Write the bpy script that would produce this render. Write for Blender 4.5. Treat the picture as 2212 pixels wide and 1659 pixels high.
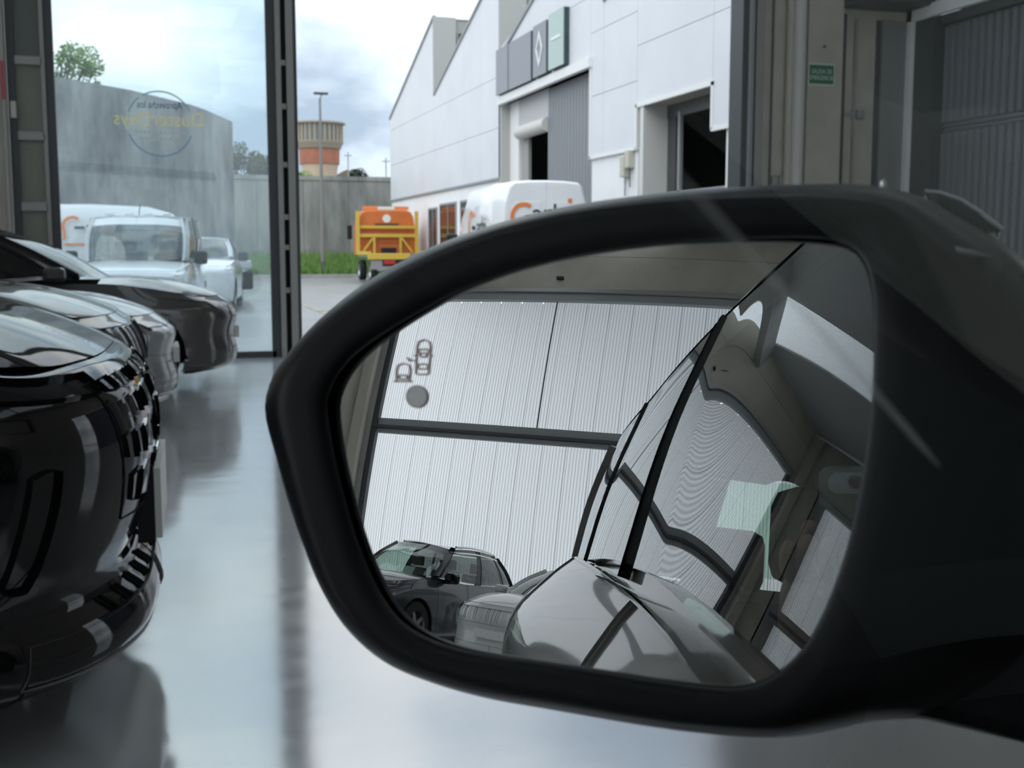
import bpy, bmesh, math, random
import numpy as np
from mathutils import Vector, Matrix
random.seed(7)
for o in list(bpy.data.objects): bpy.data.objects.remove(o)
SC = bpy.context.scene
COL = SC.collection
# ------------------------------------------------------------------ camera
F_PX, IW, IH = 2500.0, 2212, 1659
YAW = math.radians(17.1)
PIT = math.atan((829.5 - 540) / F_PX)
CAM = np.array([0, 0, 1.25])
FW = np.array([math.sin(YAW)*math.cos(PIT), math.cos(YAW)*math.cos(PIT), -math.sin(PIT)])
RT = np.array([math.cos(YAW), -math.sin(YAW), 0.0])
UP = np.cross(RT, FW)
cd = bpy.data.cameras.new('camera'); cam = bpy.data.objects.new('camera', cd); COL.objects.link(cam)
cd.sensor_width = 36; cd.lens = 36*F_PX/IW; cd.clip_start = 0.002; cd.clip_end = 600
M = Matrix(((RT[0], UP[0], -FW[0], CAM[0]), (RT[1], UP[1], -FW[1], CAM[1]), (RT[2], UP[2], -FW[2], CAM[2]), (0, 0, 0, 1)))
cam.matrix_world = M
cd.dof.use_dof = True; cd.dof.focus_distance = 0.95; cd.dof.aperture_fstop = 19
SC.camera = cam
# ------------------------------------------------------------------ sky, sun, exposure
vs = SC.view_settings
vs.view_transform = 'Standard'; vs.look = 'None'; vs.gamma = 1; vs.exposure = 0.68; vs.use_curve_mapping = False
wd = bpy.data.worlds.new('sky'); SC.world = wd; wd.use_nodes = True
nt = wd.node_tree; nt.nodes.clear()
def N(tree, t, **k):
    n = tree.nodes.new(t)
    for a, b in k.items():
        if a in n.inputs.keys(): n.inputs[a].default_value = b
        else: setattr(n, a, b)
    return n
def lk(tree, a, b): tree.links.new(a, b)
tc = N(nt, 'ShaderNodeTexCoord'); mp = N(nt, 'ShaderNodeMapping')
mp.inputs['Scale'].default_value = (1, 1, 2.6); mp.inputs['Location'].default_value = (3.35, 1.2, .55)
no = N(nt, 'ShaderNodeTexNoise', Scale=3.3, Detail=7.0, Roughness=.52, Distortion=.35)
rp = N(nt, 'ShaderNodeValToRGB')
e = rp.color_ramp.elements
e[0].position = .36; e[0].color = (.36, .44, .55, 1)
e[1].position = .60; e[1].color = (1.0, 1.005, 1.01, 1)
e2 = rp.color_ramp.elements.new(.47); e2.color = (.66, .74, .85, 1)
bg = N(nt, 'ShaderNodeBackground', Strength=1.0); wo = N(nt, 'ShaderNodeOutputWorld')
lk(nt, tc.outputs['Generated'], mp.inputs['Vector']); lk(nt, mp.outputs[0], no.inputs['Vector'])
sx_ = N(nt, 'ShaderNodeSeparateXYZ'); lk(nt, tc.outputs['Generated'], sx_.inputs[0])
zc_ = N(nt, 'ShaderNodeMath', operation='MULTIPLY_ADD', use_clamp=False); zc_.inputs[1].default_value = .9; zc_.inputs[2].default_value = .95   # overcast sky: brighter towards the zenith
mxz = N(nt, 'ShaderNodeMath', operation='MAXIMUM'); mxz.inputs[1].default_value = .7
lk(nt, sx_.outputs['Z'], zc_.inputs[0]); lk(nt, zc_.outputs[0], mxz.inputs[0]); lk(nt, mxz.outputs[0], bg.inputs[1])
lk(nt, no.outputs[0], rp.inputs[0]); lk(nt, rp.outputs[0], bg.inputs[0]); lk(nt, bg.outputs[0], wo.inputs[0])
sd = bpy.data.lights.new('hazy_sun', 'SUN'); sun = bpy.data.objects.new('hazy_sun', sd); COL.objects.link(sun)
sd.energy = .8; sd.angle = math.radians(50); sd.color = (1, .97, .93)
sun.rotation_euler = Vector((.62, .42, -.66)).to_track_quat('-Z', 'Y').to_euler()
# ------------------------------------------------------------------ helpers
def ray(px, py):
    d = FW + RT*(px - IW/2)/F_PX - UP*(py - IH/2)/F_PX
    return d/np.linalg.norm(d)
def mat(name, col, rough=.5, metal=0.0, spec=.5, coat=0.0, var=None, vscale=4.0, bump=0.0, bscale=40.0, emit=None, stretch=(1, 1, 1), vr=(.35, .65)):
    m = bpy.data.materials.new(name); m.use_nodes = True
    t = m.node_tree; b = t.nodes['Principled BSDF']
    b.inputs['Base Color'].default_value = (*col, 1); b.inputs['Roughness'].default_value = rough
    b.inputs['Metallic'].default_value = metal; b.inputs['Specular IOR Level'].default_value = spec
    b.inputs['Coat Weight'].default_value = coat; b.inputs['Coat Roughness'].default_value = .03
    if emit: b.inputs['Emission Color'].default_value = (*emit[0], 1); b.inputs['Emission Strength'].default_value = emit[1]
    if var or bump:
        tcn = N(t, 'ShaderNodeTexCoord'); mpn = N(t, 'ShaderNodeMapping'); mpn.inputs['Scale'].default_value = stretch
        lk(t, tcn.outputs['Object'], mpn.inputs[0])
    if var:
        nn = N(t, 'ShaderNodeTexNoise', Scale=vscale, Detail=6.0, Roughness=.6); r = N(t, 'ShaderNodeValToRGB')
        r.color_ramp.elements[0].position = vr[0]; r.color_ramp.elements[1].position = vr[1]
        r.color_ramp.elements[0].color = (*var, 1); r.color_ramp.elements[1].color = (*col, 1)
        lk(t, mpn.outputs[0], nn.inputs['Vector']); lk(t, nn.outputs[0], r.inputs[0]); lk(t, r.outputs[0], b.inputs['Base Color'])
    if bump:
        n2 = N(t, 'ShaderNodeTexNoise', Scale=bscale, Detail=3.0); bp = N(t, 'ShaderNodeBump', Strength=bump, Distance=.02)
        lk(t, mpn.outputs[0], n2.inputs['Vector']); lk(t, n2.outputs[0], bp.inputs['Height']); lk(t, bp.outputs[0], b.inputs['Normal'])
    return m
def glassmat(name, tint, haze=0.0, f0=.06, rough=0.0, pw_=4.2):
    """thin sheet glass: see-through tint, mirror share rising at grazing angles, a little diffuse haze"""
    m = bpy.data.materials.new(name); m.use_nodes = True; t = m.node_tree; t.nodes.clear()
    out = N(t, 'ShaderNodeOutputMaterial'); tr = N(t, 'ShaderNodeBsdfTransparent'); tr.inputs[0].default_value = (*tint, 1)
    gl = N(t, 'ShaderNodeBsdfGlossy', Roughness=rough); gl.inputs[0].default_value = (.95, .97, .97, 1)
    lw = N(t, 'ShaderNodeLayerWeight', Blend=.5)
    pw = N(t, 'ShaderNodeMath', operation='POWER'); pw.inputs[1].default_value = pw_
    ml = N(t, 'ShaderNodeMath', operation='MULTIPLY_ADD'); ml.inputs[1].default_value = 1 - f0; ml.inputs[2].default_value = f0; ml.use_clamp = True
    mx = N(t, 'ShaderNodeMixShader')
    lk(t, lw.outputs['Facing'], pw.inputs[0]); lk(t, pw.outputs[0], ml.inputs[0]); lk(t, ml.outputs[0], mx.inputs[0])
    if haze:
        df = N(t, 'ShaderNodeBsdfDiffuse'); df.inputs[0].default_value = (.8, .85, .88, 1)
        tl = N(t, 'ShaderNodeBsdfTranslucent'); tl.inputs[0].default_value = (.8, .88, .92, 1)
        h2 = N(t, 'ShaderNodeMixShader', Fac=.7); lk(t, df.outputs[0], h2.inputs[1]); lk(t, tl.outputs[0], h2.inputs[2])
        h1 = N(t, 'ShaderNodeMixShader', Fac=haze); lk(t, tr.outputs[0], h1.inputs[1]); lk(t, h2.outputs[0], h1.inputs[2])
        lk(t, h1.outputs[0], mx.inputs[1])
    else: lk(t, tr.outputs[0], mx.inputs[1])
    lk(t, gl.outputs[0], mx.inputs[2]); lk(t, mx.outputs[0], out.inputs[0])
    return m
class MB:
    def __init__(s): s.v = []; s.f = []
    def add(s, v, f):
        o = len(s.v); s.v += [tuple(map(float, p)) for p in v]; s.f += [tuple(i + o for i in q) for q in f]; return s
    def box(s, x0, x1, y0, y1, z0, z1):
        v = [(x, y, z) for x in (x0, x1) for y in (y0, y1) for z in (z0, z1)]
        return s.add(v, [(0, 1, 3, 2), (4, 6, 7, 5), (0, 4, 5, 1), (2, 3, 7, 6), (0, 2, 6, 4), (1, 5, 7, 3)])
    def prism(s, pts, d):
        """closed polygon pts (3D) extruded by vector d"""
        n = len(pts); a = [Vector(p) for p in pts]; d = Vector(d)
        v = [tuple(p) for p in a] + [tuple(p + d) for p in a]
        return s.add(v, [tuple(range(n))[::-1], tuple(range(n, 2*n))] + [(i, (i+1) % n, n + (i+1) % n, n + i) for i in range(n)])
    def tube(s, path, r, k=8, closed=False):
        P = [Vector(p) for p in path]; n = len(P); rs = r if isinstance(r, (list, tuple)) else [r]*n
        v = []; up = Vector((0, 0, 1))
        for i, p in enumerate(P):
            t = (P[(i+1) % n] - P[i-1]) if closed else (P[min(i+1, n-1)] - P[max(i-1, 0)])
            t.normalize(); a = t.cross(up)
            if a.length < .05: a = t.cross(Vector((1, 0, 0)))
            a.normalize(); b = a.cross(t)
            v += [p + (a*math.cos(2*math.pi*j/k) + b*math.sin(2*math.pi*j/k))*rs[i] for j in range(k)]
        f = []
        for i in range(n if closed else n-1):
            for j in range(k):
                f.append((i*k+j, i*k+(j+1) % k, ((i+1) % n)*k+(j+1) % k, ((i+1) % n)*k+j))
        if not closed: f += [tuple(range(k))[::-1], tuple((n-1)*k+j for j in range(k))]
        return s.add(v, f)
    def lathe(s, prof, axis='z', c=(0, 0, 0), k=32):
        """prof: list of (radius, height along axis)"""
        v = []; n = len(prof)
        for j in range(k):
            a = 2*math.pi*j/k; co, si = math.cos(a), math.sin(a)
            for r, h in prof:
                p = {'z': (r*co, r*si, h), 'y': (r*co, h, r*si), 'x': (h, r*co, r*si)}[axis]
                v.append((p[0]+c[0], p[1]+c[1], p[2]+c[2]))
        f = [(j*n+i, ((j+1) % k)*n+i, ((j+1) % k)*n+i+1, j*n+i+1) for j in range(k) for i in range(n-1)]
        return s.add(v, f)
    def grid(s, A):
        A = np.asarray(A); a, b = A.shape[:2]
        return s.add(A.reshape(-1, 3), [(i*b+j, (i+1)*b+j, (i+1)*b+j+1, i*b+j+1) for i in range(a-1) for j in range(b-1)])
    def mesh(s, name='mesh'):
        m = bpy.data.meshes.new(name); m.from_pydata(s.v, [], s.f)
        bm = bmesh.new(); bm.from_mesh(m); bmesh.ops.remove_doubles(bm, verts=bm.verts, dist=1e-5)
        bmesh.ops.recalc_face_normals(bm, faces=bm.faces); bm.to_mesh(m); bm.free(); return m
    def build(s, name, m, parent=None, smooth=False, bevel=0.0, label=None):
        o = bpy.data.objects.new(name, s.mesh(name)); COL.objects.link(o); o.data.materials.append(m)
        if parent: o.parent = parent
        if smooth: sm(o)
        if bevel:
            b = o.modifiers.new('bevel', 'BEVEL'); b.width = bevel; b.segments = 2; b.limit_method = 'ANGLE'
        if label: o['label'] = label
        return o
def sm(o, ang=40):
    me = o.data
    for p in me.polygons: p.use_smooth = True
    try: me.set_sharp_from_angle(angle=math.radians(ang))
    except Exception: pass
def thing(name, label, cat, loc=(0, 0, 0), yaw=0.0, group=None, kind=None):
    """an empty at the thing's base; yaw is the heading of local +x, anticlockwise from world x"""
    o = bpy.data.objects.new(name, None); COL.objects.link(o); o.location = loc; o.rotation_euler = (0, 0, yaw); o.empty_display_size = .2
    return tag(o, label, cat, group, kind)
def tag(o, label, cat, group=None, kind=None):
    o['label'] = label
    if cat: o['category'] = cat
    if group: o['group'] = group
    if kind: o['kind'] = kind
    return o
def dup(o, parent=None, name=None):
    c = o.copy(); COL.objects.link(c); c.parent = parent
    if name: c.name = name
    return c
def textmesh(txt, size, depth=.004, mirror=False):
    cu = bpy.data.curves.new('lettering', 'FONT'); cu.body = txt; cu.size = size; cu.extrude = depth/2; cu.align_x = 'CENTER'; cu.align_y = 'CENTER'
    to = bpy.data.objects.new('lettering', cu); COL.objects.link(to)
    dg = bpy.context.evaluated_depsgraph_get(); me = bpy.data.meshes.new_from_object(to.evaluated_get(dg))
    bpy.data.objects.remove(to); bpy.data.curves.remove(cu)
    if mirror: me.transform(Matrix.Scale(-1, 4, Vector((1, 0, 0)))); me.flip_normals()
    return me
def placetext(name, txt, size, m, parent, origin, xdir, ydir, depth=.004, mirror=False, sx=1.0):
    me = textmesh(txt, size, depth, mirror); X = Vector(xdir).normalized(); Y = Vector(ydir).normalized(); Z = X.cross(Y)
    T = Matrix(((X.x*sx, Y.x, Z.x, origin[0]), (X.y*sx, Y.y, Z.y, origin[1]), (X.z*sx, Y.z, Z.z, origin[2]), (0, 0, 0, 1)))
    me.transform(T); me.materials.clear(); me.materials.append(m)
    o = bpy.data.objects.new(name, me); COL.objects.link(o); o.parent = parent; return o
# ------------------------------------------------------------------ materials
m_floor = mat('polished_floor', (.52, .52, .53), .12, 0, .5, 0, (.45, .45, .46), .8)
def floor_nodes(m):
    t = m.node_tree; b = t.nodes['Principled BSDF']; b.inputs['IOR'].default_value = 4.6
    tcn = N(t, 'ShaderNodeTexCoord'); mpn = N(t, 'ShaderNodeMapping'); mpn.inputs['Scale'].default_value = (.35, 1.0, 1)
    nn = N(t, 'ShaderNodeTexNoise', Scale=2.6, Detail=2.0); bp = N(t, 'ShaderNodeBump', Strength=.10, Distance=.02)
    lk(t, tcn.outputs['Object'], mpn.inputs[0]); lk(t, mpn.outputs[0], nn.inputs['Vector']); lk(t, nn.outputs[0], bp.inputs['Height']); lk(t, bp.outputs[0], b.inputs['Normal'])
    n2 = N(t, 'ShaderNodeTexNoise', Scale=5.0, Detail=5.0); mr = N(t, 'ShaderNodeMapRange'); mr.inputs[3].default_value = .06; mr.inputs[4].default_value = .18
    lk(t, tcn.outputs['Object'], n2.inputs['Vector']); lk(t, n2.outputs[0], mr.inputs[0]); lk(t, mr.outputs[0], b.inputs['Roughness'])
floor_nodes(m_floor)
def specks(m):
    t = m.node_tree; b = t.nodes['Principled BSDF']; src = b.inputs['Base Color'].links[0].from_socket
    tcn = N(t, 'ShaderNodeTexCoord'); n = N(t, 'ShaderNodeTexNoise', Scale=14.0, Detail=4.0, Roughness=.7); r = N(t, 'ShaderNodeValToRGB')
    r.color_ramp.elements[0].position = .70; r.color_ramp.elements[0].color = (0, 0, 0, 1); r.color_ramp.elements[1].position = .74; r.color_ramp.elements[1].color = (1, 1, 1, 1)
    mx = N(t, 'ShaderNodeMixRGB'); mx.inputs['Color2'].default_value = (.12, .12, .12, 1)
    lk(t, tcn.outputs['Object'], n.inputs['Vector']); lk(t, n.outputs[0], r.inputs[0]); lk(t, r.outputs[0], mx.inputs['Fac']); lk(t, src, mx.inputs['Color1']); lk(t, mx.outputs[0], b.inputs['Base Color'])
specks(m_floor)
m_conc = mat('beige_concrete', (.50, .465, .40), .8, var=(.43, .40, .34), vscale=1.6, bump=.15, bscale=30)
m_conc_d = mat('grey_concrete', (.36, .35, .335), .85, var=(.28, .275, .26), vscale=1.2, bump=.2, bscale=25)
m_steel = mat('painted_grey_steel', (.30, .31, .315), .5, .1)
m_steel_d = mat('dark_door_frame', (.075, .078, .082), .45, .2)
m_alu = mat('worn_aluminium', (.34, .33, .31), .42, .4)
m_pipe = mat('cream_pipe', (.55, .54, .5), .5)
m_ribdoor = mat('slate_sheet_steel', (.17, .178, .195), .45, .1)
m_white = mat('white_render', (.82, .82, .83), .8, var=(.76, .76, .77), vscale=.8)
m_clad = mat('silver_white_cladding', (.69, .70, .735), .42, 0, .5, var=(.64, .65, .69), vscale=.5)
m_trim = mat('white_trim', (.78, .78, .77), .5)
m_greyclad = mat('grey_ribbed_cladding', (.23, .24, .26), .5)
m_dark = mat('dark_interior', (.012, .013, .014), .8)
m_black = mat('black_plastic', (.012, .0125, .0135), .42, 0, .35)
m_gloss = mat('gloss_black', (.005, .005, .006), .06, 0, .45, 0.0)
m_rubber = mat('tyre_rubber', (.018, .018, .018), .8)
m_chrome = mat('chrome', (.75, .76, .77), .12, 1.0)
m_rim = mat('alloy_rim', (.35, .36, .37), .3, .9)
m_lamp = mat('clear_lamp_lens', (.35, .36, .38), .08, .3, .8, 1.0)
m_lampd = mat('smoked_lamp_lens', (.05, .05, .055), .08, .2, .6, 1.0)
m_red = mat('red_lamp', (.45, .03, .025), .25, 0, .6)
m_amber = mat('amber_lamp', (.8, .28, .03), .3)
m_plate = mat('number_plate', (.75, .75, .72), .45)
m_skid = mat('silver_skid_plate', (.22, .22, .225), .45, .5)
m_glass = glassmat('car_glass', (.42, .50, .47))
m_glass_side = glassmat('driver_window_glass', (.93, .96, .95), f0=.09, pw_=3.0)
m_glass_dark = glassmat('tinted_car_glass', (.17, .19, .19))
m_glass_green = glassmat('green_rear_glass', (.62, .85, .72))
m_glass_door = glassmat('hazy_door_glass', (.90, .96, .98), haze=.07, f0=.05)  # clear tint with a small share of pale diffuse haze
def poly_mat(name, c, fac=.85):
    m = bpy.data.materials.new(name); m.use_nodes = True; t = m.node_tree; t.nodes.clear()
    out = N(t, 'ShaderNodeOutputMaterial'); df = N(t, 'ShaderNodeBsdfDiffuse'); tl = N(t, 'ShaderNodeBsdfTranslucent'); mx = N(t, 'ShaderNodeMixShader', Fac=fac)
    tcn = N(t, 'ShaderNodeTexCoord'); wv = N(t, 'ShaderNodeTexWave', Scale=5.0); wv.bands_direction = 'X'; wv.wave_profile = 'SIN'
    r = N(t, 'ShaderNodeValToRGB'); r.color_ramp.elements[0].position = .1; r.color_ramp.elements[0].color = (c[0]*.70, c[1]*.70, c[2]*.71, 1)
    r.color_ramp.elements[1].position = .75; r.color_ramp.elements[1].color = (*c, 1)
    lk(t, tcn.outputs['Object'], wv.inputs['Vector']); lk(t, wv.outputs['Fac'], r.inputs[0])
    lk(t, r.outputs[0], df.inputs[0]); lk(t, r.outputs[0], tl.inputs[0]); lk(t, df.outputs[0], mx.inputs[1]); lk(t, tl.outputs[0], mx.inputs[2]); lk(t, mx.outputs[0], out.inputs[0])
    return m
m_poly = poly_mat('multiwall_polycarbonate', (.93, .935, .94))
# ================================================================== THE HALL
YF = 13.8          # plane of the front opening
XR = 9.85          # right wall
ZT = 8.4           # ceiling
PW = math.radians(42)          # heading of the slanted back wall's normal, clockwise from y
PN = np.array([math.sin(PW), math.cos(PW), 0.0]); PA = np.array([-PN[1], PN[0], 0.0]); PD = 12.0
A_END = 7.95
HT = 7.7           # height of the front opening
corner = -PN*PD + PA*A_END     # where the slanted wall meets the left wall
XL = corner[0]
far = -PN*PD + PA*(-14.0)
fl = MB().prism([(XL-.3, corner[1], -.12), (XL-.3, YF+.25, -.12), (XR+.5, YF+.25, -.12), (XR+.5, far[1]-.5, -.12), (far[0], far[1], -.12), (corner[0], corner[1], -.12)], (0, 0, .12)).build('floor', m_floor)
tag(fl, 'polished grey concrete floor of the hall with wavy reflections', 'floor', kind='structure')
m_ceil = mat('grey_roof_sheet', (.42, .42, .41), .7)
cg = thing('ceiling', 'grey sheet metal ceiling with unseen, enlarged translucent skylight strips', 'ceiling', (0, 0, ZT), kind='structure')
SK = [(-10.8, -9.0), (-5.0, -3.2), (.9, 2.7), (6.4, 8.2)]  # unseen roof strips, enlarged to add fill light in the hall
xs = [XL-.3] + [v for s in SK for v in s] + [XR+.5]
for i in range(0, len(xs), 2): MB().box(xs[i], xs[i+1], -18.5, YF+.3, 0, .12).build('roof_sheet', m_ceil, cg)
m_sky = poly_mat('skylight_sheet', (.92, .93, .93), .85)
for a, b in SK:
    MB().box(a, b, -18.5, -16, .0, .1).build('roof_sheet', m_ceil, cg); MB().box(a, b, 11.0, YF+.3, .0, .1).build('roof_sheet', m_ceil, cg)
    MB().box(a, b, -16, 11.0, .05, .07).build('skylight', m_sky, cg)
for y in (-12, -6, 0, 6, 12): MB().box(XL, XR+.4, y-.12, y+.12, -.5, 0).build('roof_beam', m_conc_d, cg)
# --- slanted polycarbonate back wall
ZB, ZTOP, PWID = 3.98, 6.85, .475
m_seam = poly_mat('panel_joint_strip', (.45, .43, .43), .85)
def polypanel(h):
    p = MB(); n = 20; a = []
    for i in range(n+1):
        x = PWID*i/n; d = .004*(i % 2)
        a.append(((x, d, 0), (x, d, h)))
    return p.grid([[q[0] for q in a], [q[1] for q in a]])
PROTO = {}
def polywall(root, x0, x1, ysgn, post0=True):
    """bay of upright polycarbonate panels from local x1 down to x0, rails across it and concrete above; ysgn = local y towards the hall"""
    yy = lambda a, b: (min(a*ysgn, b*ysgn), max(a*ysgn, b*ysgn))
    x = x1
    while x > x0 + .2:
        x -= PWID + .012
        for ref, h, z in (('low', ZB-.22, .1), ('up', ZTOP-ZB-.12, ZB+.12)):
            if ref not in PROTO: o = polypanel(h).build('panel', m_poly, root); PROTO[ref] = o
            else: o = dup(PROTO[ref], root)
            o.location = (x, 0, z)
        if 'joint' not in PROTO: o = MB().add([(-.012, .002, 0), (0, .002, 0), (0, .002, ZTOP-.1), (-.012, .002, ZTOP-.1)], [(0, 1, 2, 3)]).build('joint_strip', m_seam, root); PROTO['joint'] = o
        else: o = dup(PROTO['joint'], root)
        o.location = (x, 0, .05)
    x0 = x
    MB().box(x0, x1+.25, *yy(.02, .09), ZB+.01, ZB+.17).build('rail', m_steel, root, bevel=.01)
    MB().box(x0, x1+.1, *yy(.02, .16), ZB-.05, ZB+.01).build('rail', m_steel_d, root)
    MB().box(x0, x1+.1, *yy(.02, .10), ZB-.15, ZB-.05).build('rail', m_steel, root, bevel=.01)
    MB().box(x0, x1+.15, *yy(.0, .14), ZTOP-.02, ZTOP+.14).build('head_rail', m_steel, root, bevel=.01)
    MB().box(x0, x1+.15, *yy(.0, .2), ZTOP+.14, ZTOP+.24).build('head_rail', m_alu, root, bevel=.01)
    MB().box(x0-.4, x1+.65, *yy(-.05, .12), ZTOP+.24, ZT-.55).build('lintel', m_conc, root)
    MB().box(x0-.4, x1+.65, *yy(-.05, .10), ZT-.53, ZT).build('lintel', m_conc, root)
    MB().box(x0, x1+.15, *yy(-.06, .03), 0, .1).build('sill', m_conc_d, root)
    MB().box(x1-.01, x1+.13, *yy(.0, .14), 0, ZTOP).build('side_post', m_steel_d, root)
    MB().box(x1+.13, x1+.25, *yy(.0, .22), 0, ZTOP+.2).build('side_post', m_conc_d, root)
    return x0
wb = thing('wall_back', 'translucent ribbed polycarbonate back wall under a concrete band', 'wall', (-PN*PD), math.atan2(PA[1], PA[0]), kind='structure')
ysgn = 1.0 if np.dot(np.array([-PA[1], PA[0], 0]), PN) > 0 else -1.0     # local y pointing into the hall
polywall(wb, -13.6, A_END-.35, ysgn)
yy = lambda a, b: (min(a*ysgn, b*ysgn), max(a*ysgn, b*ysgn))
MB().box(A_END-.1, A_END+.18, *yy(.0, .40), 0, ZT).build('pillar', m_conc, wb)
# --- left wall: second translucent bay beyond the corner pillar
wl = thing('wall_left', 'left hall wall with a translucent bay beside the corner pillar', 'wall', (XL, corner[1], 0), math.pi/2, kind='structure')
MB().box(-.2, 1.0, 0, .3, 0, ZT).build('pillar', m_conc, wl)
LW = YF - corner[1]
polywall(wl, 1.3, LW-1.2, -1.0)
MB().box(LW-1.0, LW+.3, 0, .3, 0, ZT).build('pillar', m_conc, wl)
MB().box(.95, 1.35, 0, .25, 0, ZT).build('pillar', m_conc_d, wl)
MB().tube([(3.86, ysgn*.03, ZB+.1), (3.87, ysgn*.03, ZTOP+.4)], .013, 6).build('cable', m_black, wb)
MB().box(3.80, 3.95, *yy(.12, .2), ZTOP+.45, ZTOP+.5).build('bracket', m_black, wb)
# --- hidden closing wall behind the own car, right side
wr2 = MB().box(XR, XR+.3, far[1]-.6, 5.0, 0, ZT).build('wall_right', m_conc)
tag(wr2, 'beige concrete side wall on the right running back', 'wall', kind='structure')
MB().box(XR, XR+.3, 5.0, YF, 4.45, ZT).build('lintel', m_conc, wr2)
# --- front wall: concrete pier right of the opening
wf = thing('wall_front', 'beige concrete pier and corner right of the open hall door', 'wall', (0, YF, 0), kind='structure')
MB().box(7.62, XR+.3, .02, .35, 0, ZT).build('pier', m_conc, wf)
MB().box(8.26, 8.79, -.10, .02, 0, ZT).build('pilaster', m_conc, wf, bevel=.01)
MB().box(8.79, 8.87, -.04, .02, 0, 4.35).build('recess_strip', m_steel_d, wf)
MB().box(9.36, 9.40, -.02, .02, 0, 4.3).build('joint', m_steel_d, wf)
MB().box(9.42, 9.78, -.05, .02, 0, 4.3).build('grey_panel', mat('grey_panel', (.22, .22, .22), .6), wf)
MB().box(9.02, 9.05, -.025, .02, 0, 4.3).build('conduit', m_conc_d, wf)
MB().box(7.34, 7.42, -.05, .3, 0, HT).build('door_guide', m_steel_d, wf)
MB().box(7.42, 7.47, -.12, .3, 0, HT).build('door_guide', m_steel, wf)
MB().box(7.47, 7.52, -.03, .3, 0, HT).build('door_guide', m_steel_d, wf)
MB().box(7.52, 7.64, -.08, .3, 0, HT).build('door_guide', m_alu, wf)
MB().tube([(7.80, .0, 0), (7.80, 0, HT)], .014, 6).build('cable', m_steel_d, wf)
MB().tube([(8.03, -.05, 0), (8.03, -.05, HT)], .05, 12).build('pipe', m_conc, wf, True)
MB().tube([(8.14, -.1, 0), (8.14, -.1, HT)], .085, 16).build('pipe', m_pipe, wf, True)
for x0 in (7.83, 7.93): MB().box(x0, x0+.085, -.03, .02, 1.9, 2.22).build('switch_box', m_conc_d, wf, bevel=.01)
MB().box(9.08, 9.19, -.05, .02, 3.0, 3.12).build('junction_box', m_steel, wf, bevel=.015)
MB().box(8.85, 9.08, -.02, .02, 3.05, 3.07).build('conduit', m_steel, wf)
MB().box(8.78, 10.2, -.55, .0, 4.42, 4.75).build('shutter_box', m_steel_d, wf, bevel=.03)
MB().box(XL, 7.64, 0, .3, HT, ZT).build('lintel', m_conc, wf)
MB().box(XL, -2.3, 0, .3, 0, HT).build('left_wall_part', m_conc, wf)
MB().lathe([(0, 0), (.02, 0), (.02, .02), (0, .02)], 'y', (8.50, -.12, 3.90), 10).build('bolt', m_steel_d, wf)
# --- emergency exit sign
sg = thing('exit_sign', 'green emergency exit sign with pale border on the concrete pilaster', 'sign', (8.465, YF-.10, 3.54))
MB().box(-.20, .20, -.012, .0, -.145, .145).build('sign_board', mat('sign_border', (.55, .62, .5), .5), sg)
MB().box(-.18, .18, -.016, -.012, -.12, .12).build('sign_field', mat('sign_green', (.012, .14, .075), .4), sg)
m_sgt = mat('sign_lettering', (.55, .62, .55), .5)
placetext('lettering', 'SALIDA DE', .085, m_sgt, sg, (0, -.018, .035), (1, 0, 0), (0, 0, 1), sx=.75)
placetext('lettering', 'EMERGENCIA', .085, m_sgt, sg, (0, -.018, -.045), (1, 0, 0), (0, 0, 1), sx=.68)
# --- ribbed folding door in the right wall
dr = thing('door_1', 'slate grey ribbed folding door in a pale frame, right wall', 'door', (XR, 13.75, 0), -math.pi/2, kind='structure')   # local x runs towards -Y, local y = +X
ZLN = 4.30
MB().box(-.02, .10, -.06, .02, 0, ZLN+.15).build('door_frame', m_trim, dr, bevel=.005)
MB().box(-.02, 6.0, -.06, .02, ZLN-.02, ZLN+.15).build('door_frame', m_trim, dr, bevel=.005)
MB().box(.02, .5, .0, .28, 0, ZLN).build('jamb', m_steel_d, dr)
MB().box(.5, 6.0, .10, .30, ZLN-.12, ZLN).build('head_track', m_steel_d, dr)
MB().box(.35, 6.0, .22, .30, 0, ZLN).build('door_leaf', m_ribdoor, dr)
def slat(z0, z1): return MB().prism([(0, .22, z0), (.025, .175, z0), (.095, .175, z0), (.12, .22, z0)], (0, 0, z1-z0))
for z0, z1 in ((.08, 2.78), (2.92, 4.16)):
    s0 = slat(z0, z1).build('slat', m_ribdoor, dr); s0.location = (.42, 0, 0)
    for i in range(1, 38): o = dup(s0, dr); o.location = (.42+.145*i, 0, 0)
MB().box(.36, 6.0, .185, .22, 2.80, 2.83).build('seam_bar', m_ribdoor, dr)
MB().box(.36, 6.0, .185, .22, 2.86, 2.90).build('seam_bar', m_ribdoor, dr)
def flatfilm(name, c):
    m = bpy.data.materials.new(name); m.use_nodes = True; t = m.node_tree; t.nodes.clear()
    out = N(t, 'ShaderNodeOutputMaterial'); df = N(t, 'ShaderNodeBsdfDiffuse'); tl = N(t, 'ShaderNodeBsdfTranslucent'); mx = N(t, 'ShaderNodeMixShader', Fac=.7)
    df.inputs[0].default_value = (*c, 1); tl.inputs[0].default_value = (*c, 1); lk(t, df.outputs[0], mx.inputs[1]); lk(t, tl.outputs[0], mx.inputs[2]); lk(t, mx.outputs[0], out.inputs[0]); return m
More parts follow.
